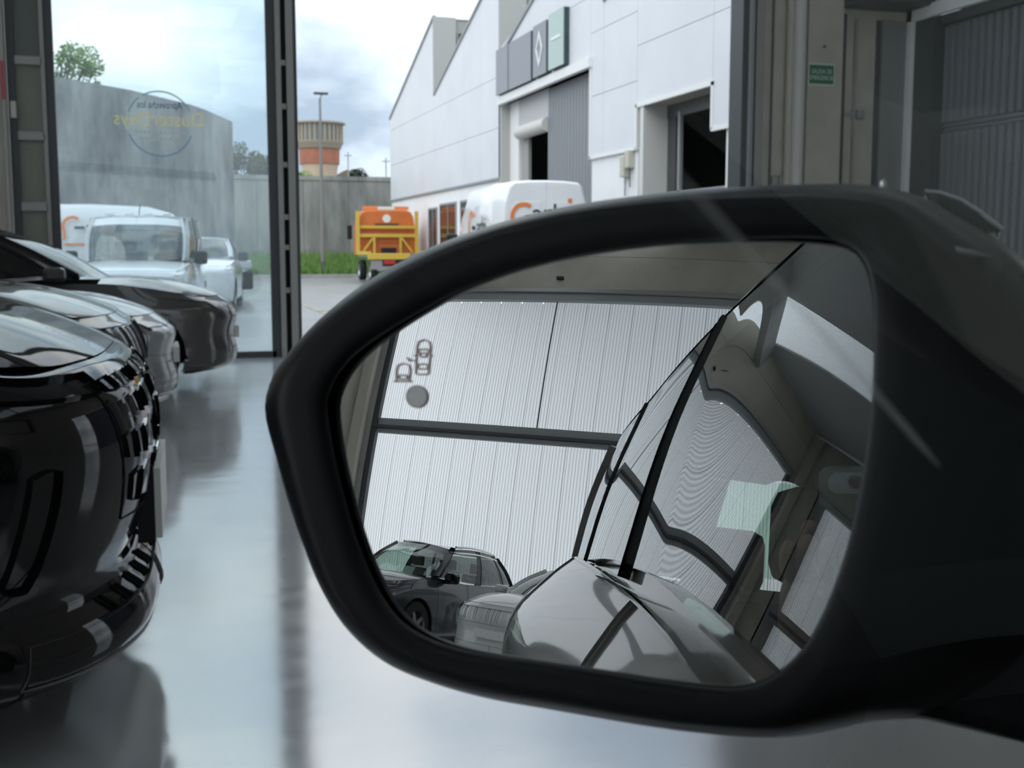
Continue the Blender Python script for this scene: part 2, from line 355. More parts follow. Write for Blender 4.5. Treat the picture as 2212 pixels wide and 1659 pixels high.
# --- glazed sliding door at the left of the opening
gd = thing('door_2', 'tall glazed sliding door leaf with dark frame and round sticker', 'door', (0, YF, 0), kind='structure')
MB().box(-1.06, -.97, -.03, .05, 0, HT).build('stile', m_steel_d, gd)
MB().box(1.30, 1.40, -.03, .05, 0, HT).build('stile', m_steel_d, gd)
MB().box(-1.0, 1.34, -.03, .05, 0, .07).build('bottom_rail', m_steel_d, gd)
MB().box(-1.0, 1.34, -.03, .05, HT-.2, HT).build('top_rail', m_steel_d, gd)
MB().box(-.97, 1.30, .005, .015, .07, HT-.2).build('pane', m_glass_door, gd)
m_vin = flatfilm('vinyl_sticker', (.98, .90, .66)); m_vin2 = flatfilm('blue_vinyl', (.24, .36, .46)); m_vin3 = flatfilm('faint_vinyl', (.55, .56, .52)); m_ving = flatfilm('green_vinyl', (.28, .46, .38))
def arc(a0, a1, r, wd_, cx, cz):
    q = []; n = 40
    for i in range(n+1):
        a = math.radians(a0+(a1-a0)*i/n); q.append(((cx+(r-wd_)*math.cos(a), -.004, cz+(r-wd_)*math.sin(a)), (cx+(r+wd_)*math.cos(a), -.004, cz+(r+wd_)*math.sin(a))))
    return MB().grid([[a for a, b in q], [b for a, b in q]])
CX, CZ = .118, 2.655
arc(24, 120, .355, .008, CX, CZ).build('sticker_ring', m_ving, gd); arc(128, 160, .355, .007, CX, CZ).build('sticker_ring', m_vin2, gd); arc(200, 340, .355, .008, CX, CZ).build('sticker_ring', m_vin2, gd)
placetext('lettering', 'Aprovecha los', .115, m_vin2, gd, (CX, -.004, 2.86), (1, 0, 0), (0, 0, 1), .002, True, .72)
placetext('lettering', 'DusterDays', .22, m_vin, gd, (CX-.01, -.004, 2.70), (1, 0, 0), (0, 0, 1), .002, True, .92)
for z_, x0_, x1_ in ((2.56, -.27, .25), (2.49, -.22, .22)):      # two lines of print too faint to read
    q_ = CX+x0_
    while q_ < CX+x1_:
        w_ = random.uniform(.02, .05); MB().add([(q_, -.004, z_-.016), (q_+w_, -.004, z_-.016), (q_+w_, -.004, z_+.016), (q_, -.004, z_+.016)], [(0, 1, 2, 3)]).build('faint_print', m_vin3, gd); q_ += w_+.014
# sliding gear post right of the glass
gp = thing('trim_1', 'tall grooved aluminium door post beside the open gateway', 'post', (0, YF, 0), kind='structure')
MB().box(1.40, 1.46, -.08, .1, 0, HT).build('post_strip', m_alu, gp); MB().box(1.46, 1.52, .02, .1, 0, HT).build('post_groove', m_dark, gp)
MB().box(1.52, 1.60, -.08, .1, 0, HT).build('post_strip', m_alu, gp); MB().box(1.60, 1.645, -.02, .1, 0, HT).build('post_strip', m_steel_d, gp)
for z in (.75, 1.25, 1.6, 2.2, 2.86, 3.35): MB().box(1.465, 1.515, -.05, .03, z, z+.06).build('latch', m_alu, gp)
for z in (.45, .62, 1.05): MB().lathe([(0, 0), (.025, 0), (.025, .03), (0, .03)], 'y', (1.36, -.07, z), 10).build('latch', m_steel_d, gp)
# narrow glazed strip and column at far left
gl_ = thing('trim_2', 'narrow side strip of olive panes between steel rails, far left', 'side light', (0, YF, 0), kind='structure')
m_olive = mat('olive_pane', (.235, .235, .19), .35, var=(.20, .20, .165), vscale=1.5)
m_oliveg = mat('greenish_pane', (.13, .14, .125), .3)
zz = [0, .9, 1.72, 2.48, 3.28, 4.3, HT]
for i in range(6):
    MB().box(-1.36, -1.10, 0, .03, zz[i]+.05, zz[i+1]-.05).build('pane', m_oliveg if i >= 4 else m_olive, gl_)
    MB().box(-1.38, -1.08, -.05, .03, zz[i+1]-.05, zz[i+1]+.05).build('rail', m_alu, gl_, bevel=.01)
MB().box(-1.10, -1.06, -.05, .06, 0, HT).build('stile', m_alu, gl_); MB().box(-1.44, -1.36, -.05, .06, 0, HT).build('stile', m_steel_d, gl_)
MB().tube([(-1.47, -.1, 0), (-1.47, -.1, HT)], .03, 10).build('pipe', m_alu, gl_, True)
MB().box(-2.3, -1.46, -.02, .25, 0, HT).build('column', m_conc, gl_)
MB().box(-1.50, -1.455, -.14, -.13, 2.85, 3.25).build('warning_tag', mat('pink_tag', (.45, .10, .12), .5), gl_)
MB().box(-1.42, -1.36, -.1, -.05, 2.66, 2.84).build('switch_box', m_pipe, gl_, bevel=.01)

# ================================================================== OUTSIDE
m_asph = mat('wet_asphalt', (.24, .242, .25), .28, 0, .5, var=(.15, .152, .158), vscale=.5, bump=.30, bscale=3.0); m_asph.node_tree.nodes['Principled BSDF'].inputs['IOR'].default_value = 2.1
gr = MB().box(-80, 90, YF+.25, 260, -.12, -.02).build('floor', m_asph); tag(gr, 'wet grey asphalt yard outside the hall', 'ground', kind='structure')
gs = MB().box(-60, XL-.3, -60, YF+.25, -.13, -.03).build('floor', m_asph); tag(gs, 'asphalt strip running along the outside of the left wall', 'ground', kind='structure')
gs2 = MB().prism([(XL-.3, corner[1], -.13), (XL-.3, -60, -.13), (60, -60, -.13), (XR+.5, far[1]-.5, -.13), (far[0], far[1], -.13)], (0, 0, .1)).build('floor', m_asph); tag(gs2, 'asphalt yard behind the translucent back wall', 'ground', kind='structure')
for (x0, y0, x1, y1) in ((3.2, 21, 3.35, 38), (3.2, 24, 8, 24.15)):
    w_ = MB().box(x0, x1, y0, y1, -.02, -.012).build('road_line', mat('faded_road_paint', (.42, .38, .26), .6, var=(.2, .19, .17), vscale=3)); tag(w_, 'faded painted road line %s on the wet asphalt' % ('running away' if x1-x0 < 1 else 'crossing'), 'road marking', kind='structure')
# --- warehouse facade at X = 11
XF = 11.0
wh = thing('warehouse_building', 'white metal clad warehouse with sawtooth roof and grey signs outside', 'building', (XF, 0, 0))
VAL = [55.6, 46.4, 37.1, 27.9, 18.7]
def ztop(y):
    for i in range(4):
        if VAL[i+1] <= y <= VAL[i]: return 7.45 + 3.0*(VAL[i]-y)/(VAL[i]-VAL[i+1])
    return 7.45
def panel(y0, y1, za0, za1, zb0, zb1, m=m_clad, th=.06, g=.007):
    a, b = y0+g, y1-g
    MB().prism([(0, a, za0+g), (0, b, za1+g), (0, b, zb1-g), (0, a, zb0-g)], (th, 0, 0)).build('panel', m, wh)
EPS = 1e-3
def column(y0, y1, zlow, rows):
    zs = [zlow] + [r for r in rows if r > zlow+.2]
    for i, z in enumerate(zs):
        t0, t1 = ztop(y0+EPS), ztop(y1-EPS)
        n0 = min(zs[i+1], t0) if i+1 < len(zs) else t0; n1 = min(zs[i+1], t1) if i+1 < len(zs) else t1
        if n0 > z or n1 > z: panel(y0, y1, z, z, max(n0, z), max(n1, z))
cols = [(55.6, 53.3), (53.3, 51), (51, 48.7), (48.7, 46.4), (46.4, 44), (44, 41.7), (41.7, 39.4), (39.4, 37.1)]
for a, b in cols: column(b, a, 3.62, [5.25, 6.9])
for a, b in ((37.1, 34.0), (34.0, 31.4), (31.4, 28.8)): column(b, a, 6.2, [7.75])
for a, b in ((28.8, 27.9), (27.9, 25.75)): column(b, a, 3.65, [5.2, 6.8, 8.4])
column(21.85, 25.75, 4.62, [6.0, 8.4]); column(18.7, 21.85, 3.7, [6.0, 8.4]); column(14.3, 18.7, 3.7, [6.0])
MB().box(.06, .3, 37.1, 55.6, 3.55, 3.6).build('soffit', m_trim, wh)
MB().box(.07, .12, 14.3, 55.6, 7.3, 7.4).build('cladding_rail', m_steel, wh)
# roof slopes and clerestory faces
for i in range(4):
    a, b = VAL[i], VAL[i+1]
    MB().prism([(.06, a, 7.40), (.06, b, 10.40), (14, b, 10.40), (14, a, 7.40)], (0, 0, .06)).build('roof', m_greyclad, wh)
    MB().prism([(-.05, a, 7.42), (-.05, b, 10.44), (-.05, b, 10.56), (-.05, a, 7.54)], (.14, 0, 0)).build('roof_edge', m_steel, wh)
    MB().box(.06, 14, b+.02, b+.12, 7.3, 10.4).build('clerestory_wall', mat('clerestory_grey', (.34, .34, .32), .6), wh)
    MB().box(-.04, .9, b-.06, b+.02, 7.5, 10.5).build('clerestory_pier', mat('clerestory_pier', (.42, .42, .40), .6), wh)
    f = MB().box(.95, 6, b-.02, b+.02, 8.0, 9.9).build('window', m_glass_dark, wh)
    for q in range(5): MB().box(.95+q*1.2, 1.0+q*1.2, b-.05, b+.02, 8.0, 9.9).build('mullion', m_steel, f)
# white lower wall with openings (big bay 28.8..37.1, small bay 21.85..25.75)
MB().box(.05, .25, 37.1, 55.6, -.02, 3.55).build('lower_wall', m_white, wh)
MB().box(.05, .25, 25.75, 28.8, -.02, 3.66).build('lower_wall', m_white, wh)
MB().box(.05, .25, 14.3, 21.3, -.02, 3.72).build('lower_wall', m_white, wh)
MB().box(-.03, .05, 14.3, 21.85, 3.66, 3.74).build('drip_edge', m_trim, wh); MB().box(-.03, .05, 25.75, 28.8, 3.60, 3.68).build('drip_edge', m_trim, wh); MB().box(-.03, .06, 37.1, 55.6, 3.56, 3.64).build('drip_edge', m_steel, wh)
MB().box(-.03, .05, 21.80, 21.88, 3.7, 4.66).build('drip_edge', m_trim, wh); MB().box(-.03, .05, 21.80, 25.8, 4.58, 4.68).build('drip_edge', m_trim, wh); MB().box(-.03, .05, 25.7, 25.78, 3.6, 4.66).build('drip_edge', m_trim, wh)
for (y0, y1, z0, z1) in ((46.2, 47.6, .9, 2.9), (43.1, 45.6, .5, 3.0), (40.5, 42.3, .6, 3.0), (19.2, 20.9, 1.6, 3.0)):
    wn = MB().box(.02, .06, y0, y1, z0, z1).build('window', m_glass_dark, wh)
    MB().box(0, .05, y0-.08, y0, z0-.08, z1+.08).build('window_frame', m_steel, wn); MB().box(0, .05, y1, y1+.08, z0-.08, z1+.08).build('window_frame', m_steel, wn)
    MB().box(0, .05, y0, y1, z1, z1+.08).build('window_frame', m_steel, wn); MB().box(.01, .05, (y0+y1)/2-.03, (y0+y1)/2+.03, z0, z1).build('window_frame', m_steel, wn)
# big bay
MB().box(-.10, .05, 28.7, 37.1, 5.95, 6.2).build('bay_lintel', m_trim, wh); MB().box(-.03, .02, 28.74, 28.84, 3.6, 6.2).build('drip_edge', m_trim, wh)
MB().box(.0, .5, 36.95, 37.25, 0, 6.0).build('bay_jamb', mat('jamb_grey', (.45, .45, .43), .7), wh)
MB().box(.3, .7, 36.0, 37.1, 0, 6.0).build('bay_jamb', m_trim, wh)
for i in range(17):
    MB().prism([(.32, 28.85+i*.245, 0), (.26, 28.88+i*.245, 0), (.26, 29.05+i*.245, 0), (.32, 29.08+i*.245, 0)], (0, 0, 5.95)).build('door_slat', m_greyclad, wh)
MB().box(.32, .4, 28.8, 33.05, 0, 5.95).build('door_leaf', m_greyclad, wh)
MB().box(.26, .34, 28.45, 28.8, 0, 3.6).build('door_guide', m_steel_d, wh)
MB().box(.3, .75, 33.05, 36.0, 5.15, 6.0).build('shutter_hood', mat('shutter_grey', (.50, .50, .51), .6), wh)
MB().tube([(.28, 33.0, 4.95), (.28, 35.8, 4.95)], .22, 14).build('rolled_shutter', mat('rolled_shutter', (.60, .59, .55), .6), wh, True)
MB().box(.4, .5, 35.3, 35.95, 0, 5.0).build('shutter_guide', mat('guide_grey', (.33, .33, .32), .6), wh)
# small bay
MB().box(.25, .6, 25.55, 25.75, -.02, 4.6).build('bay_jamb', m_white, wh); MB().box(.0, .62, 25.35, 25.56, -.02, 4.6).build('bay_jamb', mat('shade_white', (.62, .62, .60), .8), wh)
MB().box(.06, .8, 21.6, 25.7, 4.6, 4.66).build('bay_soffit', mat('wood_soffit', (.34, .30, .25), .7), wh)
MB().box(.62, .72, 24.9, 25.5, -.02, 4.58).build('bay_frame', m_steel_d, wh); MB().box(.58, .66, 24.6, 24.72, -.02, 4.4).build('bay_frame', m_steel, wh); MB().box(.60, .70, 21.3, 25.5, 4.3, 4.6).build('bay_frame', m_steel_d, wh)
MB().box(.58, .66, 21.3, 25.3, 2.50, 2.60).build('bay_frame', m_steel, wh)
# dark halls behind both bays
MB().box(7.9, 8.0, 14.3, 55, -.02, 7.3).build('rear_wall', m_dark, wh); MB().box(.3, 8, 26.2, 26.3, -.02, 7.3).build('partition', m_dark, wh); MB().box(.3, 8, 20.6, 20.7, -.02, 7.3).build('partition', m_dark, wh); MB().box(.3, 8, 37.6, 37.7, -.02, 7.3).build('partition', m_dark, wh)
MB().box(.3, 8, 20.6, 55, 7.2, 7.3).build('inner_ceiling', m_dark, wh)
MB().box(.06, 14, 55.5, 55.6, -.02, 7.4).build('end_wall', m_clad, wh)
# sign boards on the facade
m_sgn = mat('grey_sign_face', (.24, .25, .28), .4); m_sgnb = mat('sign_return', (.03, .06, .065), .5)
for nm, y0, y1, z0, z1, mm in (('sign_board', 33.3, 36.95, 6.24, 7.66, m_sgn), ('sign_board', 31.9, 33.1, 6.26, 7.72, m_sgn), ('sign_board', 30.45, 31.7, 6.28, 7.80, mat('pale_green_sign', (.42, .52, .49), .4))):
    b = MB().box(-.16, .0, y0, y1, z0, z1).build(nm, m_sgnb, wh); MB().box(-.18, -.16, y0, y1, z0, z1).build('sign_face', mm, b)
    MB().box(-.19, -.18, y0+(y1-y0)*.62, y0+(y1-y0)*.63, z0, z1).build('sign_joint', m_sgnb, b) if y1-y0 > 2 else None
    if abs(y0-31.9) < .01:
        yc, zc = 32.5, 7.0
        ou = [(yc, zc+.52), (yc+.30, zc), (yc, zc-.52), (yc-.30, zc)]; inn = [(yc, zc+.34), (yc+.19, zc), (yc, zc-.34), (yc-.19, zc)]
        d = MB()
        for i in range(4):
            j = (i+1) % 4; d.prism([(-.2, *ou[i]), (-.2, *ou[j]), (-.2, *inn[j]), (-.2, *inn[i])], (.015, 0, 0))
        d.build('emblem', m_trim, b)
    if abs(y0-30.45) < .01: MB().box(-.195, -.18, 30.7, 31.45, 7.05, 7.13).build('sign_stripe', m_trim, b)
for y0, z0, z1 in ((26.25, 3.0, 3.5), (25.95, 3.2, 3.62)):
    q = MB().box(-.12, .05, y0, y0+.25, z0, z1).build('meter_box', mat('meter_box', (.52, .50, .42), .6), wh, bevel=.02)
    MB().tube([(-.02, y0+.12, z0), (-.02, y0+.12, z0-.45)], .015, 6).build('cable', m_steel_d, q)
# --- concrete walls beyond the yard
m_wallc = mat('weathered_concrete', (.31, .31, .29), .9, var=(.085, .085, .08), vscale=.55, stretch=(1, 1, .28), bump=.2, bscale=6, vr=(.30, .58))
m_wallc2 = mat('pale_weathered_concrete', (.36, .365, .35), .9, var=(.11, .11, .115), vscale=.9, stretch=(1, 1, .35), bump=.2, bscale=6, vr=(.38, .62))
def px_at(px, Y):
    r = ray(px, 540); return r[0]/r[1]*Y
bw = thing('yard_wall', 'dark streaked concrete wall behind the lamp post and truck', 'wall', (0, 62, 0))
x0 = -14
while x0 < 24:
    MB().box(x0+.01, x0+2.39, 0, .4, -.1, 4.9).build('wall_slab', m_wallc, bw); x0 += 2.4
MB().box(-14, 24, -.05, .45, 4.9, 5.12).build('coping', m_wallc, bw)
cw = thing('tank_wall', 'tall pale curved concrete wall seen through the glazed door', 'wall', (0, 0, 0))
pts = [(-13, 27), (-8.2, 30.5), (-4.2, 33), (-.6, 35), (1.4, 36.4), (2.5, 38.0)]
tops = [6.35, 6.2, 6.0, 5.75, 5.5, 5.25]
T = np.linspace(0, 5, 19)
cp = [(np.interp(t, range(6), [p[0] for p in pts]), np.interp(t, range(6), [p[1] for p in pts]), np.interp(t, range(6), tops)) for t in T]
for i in range(18):
    a, b = cp[i], cp[i+1]; dx, dy = b[0]-a[0], b[1]-a[1]; ln = math.hypot(dx, dy); nx, ny = -dy/ln*.4, dx/ln*.4
    MB().add([(a[0], a[1], -.1), (b[0], b[1], -.1), (b[0]+nx, b[1]+ny, -.1), (a[0]+nx, a[1]+ny, -.1), (a[0], a[1], a[2]), (b[0], b[1], b[2]), (b[0]+nx, b[1]+ny, b[2]), (a[0]+nx, a[1]+ny, a[2])],
             [(0, 1, 5, 4), (1, 2, 6, 5), (2, 3, 7, 6), (3, 0, 4, 7), (4, 5, 6, 7), (0, 3, 2, 1)]).build('wall_slab', m_wallc2, cw)
# --- grass verge
m_grass = mat('grass_blades', (.15, .27, .06), .8, var=(.08, .16, .035), vscale=3)
vg = MB().prism([(-14, 53.2, -.1), (-14, 62, -.1), (-14, 62, .95), (-14, 53.2, .12)], (24.9, 0, 0)).build('grass_verge', mat('verge_soil', (.12, .21, .05), .9, var=(.06, .12, .03), vscale=2)); tag(vg, 'green grass verge at the foot of the streaked wall', 'grass', kind='structure')
lampx = px_at(697, 54.5)
g = MB()
for i in range(9000):
    x = random.uniform(-2, 10.7); y = 53.2 + 8.6*random.random()**1.3; h = random.uniform(.12, .5); a = random.uniform(0, 6.28); w = .035
    if abs(x-lampx) < .4 and abs(y-54.5) < .5: continue
    ca, sa = math.cos(a)*w, math.sin(a)*w; lx, ly = random.uniform(-.12, .12), random.uniform(-.12, .12)
    zg = .1+.83*(y-53.2)/8.8; g.add([(x-ca, y-sa, zg), (x+ca, y+sa, zg), (x+lx, y+ly, zg+h)], [(0, 1, 2)])
me = bpy.data.meshes.new('grass'); me.from_pydata(g.v, [], g.f); go = bpy.data.objects.new('grass', me); COL.objects.link(go); me.materials.append(m_grass); tag(go, 'short green grass blades growing on the verge', 'grass', kind='stuff')
kb = MB().box(-14, 11, 52.9, 53.2, -.05, .15).build('kerb', m_conc_d); tag(kb, 'concrete kerb along the front of the grass verge', 'kerb', kind='structure')
# --- street lamp
lp = thing('street_lamp', 'tall thin grey street lamp standing on the grass verge', 'street lamp', (px_at(697, 54.5), 54.5, .22))
MB().tube([(0, 0, 0), (0, 0, 4.2), (0, 0, 7.9), (.1, 0, 8.15)], [.10, .08, .05, .05], 10).build('pole', mat('lamp_steel', (.22, .21, .20), .6, .3), lp, True)
MB().box(-.28, .38, -.12, .12, 8.12, 8.22).build('lamp_head', m_steel_d, lp, bevel=.03); MB().box(-.09, .09, -.09, .09, 0, .5).build('base', m_steel_d, lp)
# --- water tower
wt = thing('water_tower', 'round brick water tower with flared glazed top beyond the wall', 'tower', (px_at(694, 150), 150, 0))
m_brick = mat('red_brick', (.36, .145, .085), .85, var=(.28, .11, .07), vscale=.6); m_sand = mat('sand_concrete', (.52, .41, .29), .85, var=(.44, .35, .25), vscale=.4)
MB().lathe([(2.6, 0), (2.35, 6.0), (2.2, 11.2), (2.35, 12.0)], 'z', k=36).build('shaft', m_sand, wt, True)
MB().lathe([(2.35, 12.0), (2.5, 12.05), (2.55, 13.8), (2.5, 13.9)], 'z', k=36).build('brick_band', m_brick, wt, True)
MB().lathe([(2.5, 13.9), (2.7, 14.0), (2.9, 14.5), (3.05, 14.7), (3.05, 14.85), (2.9, 14.9)], 'z', k=36).build('bowl', mat('bowl_concrete', (.30, .26, .2), .85), wt, True)
MB().lathe([(2.9, 14.85), (2.9, 17.0)], 'z', k=36).build('glazing', mat('tower_glazing', (.14, .16, .15), .3), wt, True)
for i in range(30):
    a = 2*math.pi*i/30; o = MB().tube([(2.95*math.cos(a), 2.95*math.sin(a), 14.8), (2.95*math.cos(a), 2.95*math.sin(a), 17.0)], .09, 5).build('mullion', m_sand, wt)
MB().lathe([(0, 17.4), (3.3, 17.25), (3.35, 17.05), (3.0, 16.95), (0, 16.95)], 'z', k=36).build('roof', mat('tower_roof', (.33, .28, .22), .8), wt, True)
for i in range(5):
    a = -math.pi/2 + (i-2)*.5; MB().box(-.2, .2, -.1, .1, 0, .35).build('slit', m_dark, wt).matrix_local = Matrix.Translation((2.3*math.cos(a), 2.3*math.sin(a), 9.5)) @ Matrix.Rotation(a+math.pi/2, 4, 'Z')
# --- trees
def leafcloud(name, blobs, n, size, m, parent, seed):
    rnd = random.Random(seed); mb = MB()
    for i in range(n):
        bx, by, bz, br = rnd.choice(blobs)
        while True:
            d = Vector((rnd.uniform(-1, 1), rnd.uniform(-1, 1), rnd.uniform(-1, 1)))
            if .35 < d.length < 1: break
        p = Vector((bx, by, bz)) + d*br; a = Vector((rnd.uniform(-1, 1), rnd.uniform(-1, 1), rnd.uniform(-.6, .6))).normalized()*size*rnd.uniform(.6, 1.2)
        b = a.cross(Vector((rnd.uniform(-1, 1), rnd.uniform(-1, 1), rnd.uniform(-1, 1)))).normalized()*size*.45
        mb.add([p-a, p+b, p+a, p-b], [(0, 1, 2, 3)])
    me = bpy.data.meshes.new(name); me.from_pydata(mb.v, [], mb.f); o = bpy.data.objects.new(name, me); COL.objects.link(o); me.materials.append(m); o.parent = parent; o['kind'] = 'stuff'; return o
m_leaf = mat('fresh_leaves', (.24, .36, .10), .6, var=(.14, .24, .06), vscale=2); m_leafd = mat('dark_leaves', (.055, .085, .045), .7, var=(.03, .05, .03), vscale=2); m_bark = mat('bark', (.09, .07, .05), .9)
def tree(label, loc, h, blobs, n, size, m, seed):
    t = thing('tree', label, 'tree', loc, group='trees beyond the yard walls')
    MB().tube([(0, 0, 0), (.1, 0, h*.4), (0, .1, h*.75)], [.2, .15, .06], 8).build('trunk', m_bark, t, True)
    br = MB()
    for bx, by, bz, r in blobs: br.tube([(0, .05, h*.55), (bx*.5, by*.5, (h*.55+bz)/2+.2), (bx, by, bz)], [.07, .04, .015], 5)
    br.build('branches', m_bark, t)
    leafcloud('foliage', blobs, n, size, m, t, seed)
rr = random.Random(3)
def ell(cx, cy, cz, rx, rz, n, r): return [(cx+rr.uniform(-rx, rx), cy+rr.uniform(-rx, rx)*.6, cz+rr.uniform(-rz, rz), r*rr.uniform(.7, 1.2)) for _ in range(n)]
tree('light green feathery tree rising over the pale curved wall', (px_at(120, 40), 40, 0), 7.2, ell(.2, 0, 6.75, 1.35, .95, 22, .36), 2000, .085, m_leaf, 1)
tree('dark bushy tree behind the end of the curved wall', (px_at(545, 66), 66, 0), 6.3, ell(0, 0, 5.9, 1.1, .7, 12, .6), 2200, .13, m_leafd, 2)
tree('small round tree right of the water tower', (px_at(778, 110), 110, 0), 8.6, ell(0, 0, 7.7, .7, .9, 10, .6), 1600, .16, m_leafd, 3)
tree('distant leafy tree at the left foot of the water tower', (px_at(650, 130), 130, 0), 9.5, ell(0, 0, 8.6, .9, .8, 8, .7), 900, .2, m_leaf, 4)
fh = thing('far_house', 'distant red brick house roof beside the water tower', 'house', (px_at(752, 140), 140, 0))
MB().box(-1.3, 1.3, 0, 4, 0, 9.9).build('wall', m_brick, fh); MB().prism([(-1.5, -.2, 9.9), (1.5, -.2, 9.9), (0, -.2, 10.8)], (0, 4.4, 0)).build('roof', mat('dark_tile', (.16, .12, .10), .8), fh)
for px, Y, h, lab in ((755, 120, 11.2, 'thin distant mast beside the water tower'), (836, 120, 10.7, 'thin distant mast just left of the warehouse')):
    o = thing('mast', lab, 'mast', (px_at(px, Y), Y, 0)); MB().tube([(0, 0, 0), (0, 0, h)], .07, 6).build('pole', m_steel, o); MB().box(-.4, .4, -.05, .05, h-.4, h-.3).build('cross_arm', m_steel, o)
# ================================================================== CAR BUILDER
def crb(n, t):
    t = np.atleast_1d(np.asarray(t, float)); B = np.zeros((len(t), n))
    for r, x in enumerate(t):
        i = int(min(max(math.floor(x), 0), n-2)); f = x-i
        w = (-.5*f+f*f-.5*f**3, 1-2.5*f*f+1.5*f**3, .5*f+2*f*f-1.5*f**3, -.5*f*f+.5*f**3)
        for q, ww in zip(range(i-1, i+3), w):
            if q < 0: B[r, 0] += 2*ww; B[r, 1] -= ww
            elif q > n-1: B[r, n-1] += 2*ww; B[r, n-2] -= ww
            else: B[r, q] += ww
    return B
class Surf:
    """smooth surface through a net of points ctrl[level][column]; columns run from the front centre round the left side to the rear centre"""
    def __init__(s, ctrl):
        c = np.asarray(ctrl, float); mir = np.array([1, -1, 1.0])
        s.nu = c.shape[1]; s.nv = c.shape[0]
        s.c = np.concatenate([c[:, 1:2]*mir, c, c[:, -2:-1]*mir], 1)
    def __call__(s, u, v):
        u = np.asarray(u, float); v = np.asarray(v, float); sh = u.shape
        bu = crb(s.nu+2, u.ravel()+1); bv = crb(s.nv, v.ravel())
        return np.einsum('pj,pi,jik->pk', bv, bu, s.c).reshape(*sh, 3)
    def normal(s, u, v):
        e = 1e-3; a = s(u+e, v)-s(u-e, v); b = s(u, v+e)-s(u, v-e); n = np.cross(a, b); n /= (np.linalg.norm(n, axis=-1, keepdims=True)+1e-9); return -n
def patch(S, cor, nu, nv, off=.003, th=.006, side=1, rnd=0.0, mb=None):
    """curved plate lying on surface S: cor = 4 (u,v) corners anticlockwise; rnd rounds its outline"""
    a = np.linspace(-1, 1, nu+1); b = np.linspace(-1, 1, nv+1); A, Bq = np.meshgrid(a, b, indexing='ij')
    if rnd:
        A2 = A*np.sqrt(1-rnd*Bq*Bq/2); B2 = Bq*np.sqrt(1-rnd*A*A/2); A, Bq = A2, B2
    p = (A+1)/2; q = (Bq+1)/2; c = np.asarray(cor, float)
    uv = ((1-p)*(1-q))[..., None]*c[0] + (p*(1-q))[..., None]*c[1] + (p*q)[..., None]*c[2] + ((1-p)*q)[..., None]*c[3]
    X = S(uv[..., 0], uv[..., 1]); Nn = S.normal(uv[..., 0], uv[..., 1])
    top = X + Nn*off; bot = X + Nn*(off-th)
    if side < 0: top = top*np.array([1, -1, 1]); bot = bot*np.array([1, -1, 1])
    mb = mb or MB(); mb.grid(top)
    if th:
        n0, n1 = top.shape[:2]; idx = [(i, 0) for i in range(n0)] + [(n0-1, j) for j in range(1, n1)] + [(i, n1-1) for i in range(n0-2, -1, -1)] + [(0, j) for j in range(n1-2, 0, -1)]
        t = [top[i, j] for i, j in idx]; bt = [bot[i, j] for i, j in idx]; t.append(t[0]); bt.append(bt[0]); mb.grid([t, bt])
    return mb
def bodysurf(P):
    L = P['L']; ct = []
    for (z, xf, w, a, xr) in P['lv']:
        zf, zc, zm, zr = z if isinstance(z, tuple) else (z, z, z, z)
        X = [xf, xf-.06*a, xf-.38*a, xf-a, -1.2, -L*.5, -(L-1.05), -L+xr+.25, -L+xr+.06, -L+xr]
        Y = [0, .5*w, .84*w, .97*w, w, w, w, .93*w, .55*w, 0]
        Z = [zf, zf, zf, zf+(zc-zf)*.55, zc, zm, zr, zr, zr, zr]
        ct.append([(x, y, z_) for x, y, z_ in zip(X, Y, Z)])
    return Surf(ct)
def glasssurf(P):
    g = P['gh']; ct = []
    b = g['belt']; t = g['roof']
    X0, Y0, Z0 = b; X1, Y1, Z1 = t
    A = np.stack([X0, Y0, Z0], 1); C_ = np.stack([X1, Y1, Z1], 1); Mid = (A+C_)/2
    bul = np.array([[.05, 0, .02], [.05, .0, .02], [.015, .03, .01], [0, .035, 0], [0, .035, 0], [-.01, .03, .01], [-.03, 0, .02], [-.03, 0, .02]])
    return Surf([A, Mid+bul*g.get('bulge', 1.0), C_])
def wheel(parent, x, y, r, wd_=.21, side=1, name='wheel'):
    s = side; o = MB().lathe([(r*.62, -wd_/2), (r*.93, -wd_/2), (r, -wd_*.35), (r, wd_*.35), (r*.93, wd_/2), (r*.62, wd_/2)], 'y', (0, 0, 0), 36).build(name, m_rubber, parent, True); o.location = (x, y, r)
    rb = MB().lathe([(r*.64, -wd_*.5), (r*.60, -wd_*.3), (r*.58, wd_*.3), (r*.64, wd_*.5)], 'y', k=36)
    for k in range(5):
        a = 2*math.pi*k/5; ca, sa = math.cos(a), math.sin(a); y0 = s*wd_*.40; px_, pz_ = -sa, ca
        rb.prism([(px_*.045+ca*.04, y0, pz_*.045+sa*.04), (px_*.03+ca*r*.6, y0, pz_*.03+sa*r*.6), (-px_*.03+ca*r*.6, y0, -pz_*.03+sa*r*.6), (-px_*.045+ca*.04, y0, -pz_*.045+sa*.04)], (0, -s*.03, 0))
    rb.lathe([(0, s*wd_*.42), (.06, s*wd_*.42), (.07, s*wd_*.3)], 'y', k=20)
    rb.build('rim', m_rim, o, False)
    MB().lathe([(0, -s*.02), (r*.58, -s*.02)], 'y', k=24).build('brake_disc', m_steel_d, o)
    return o
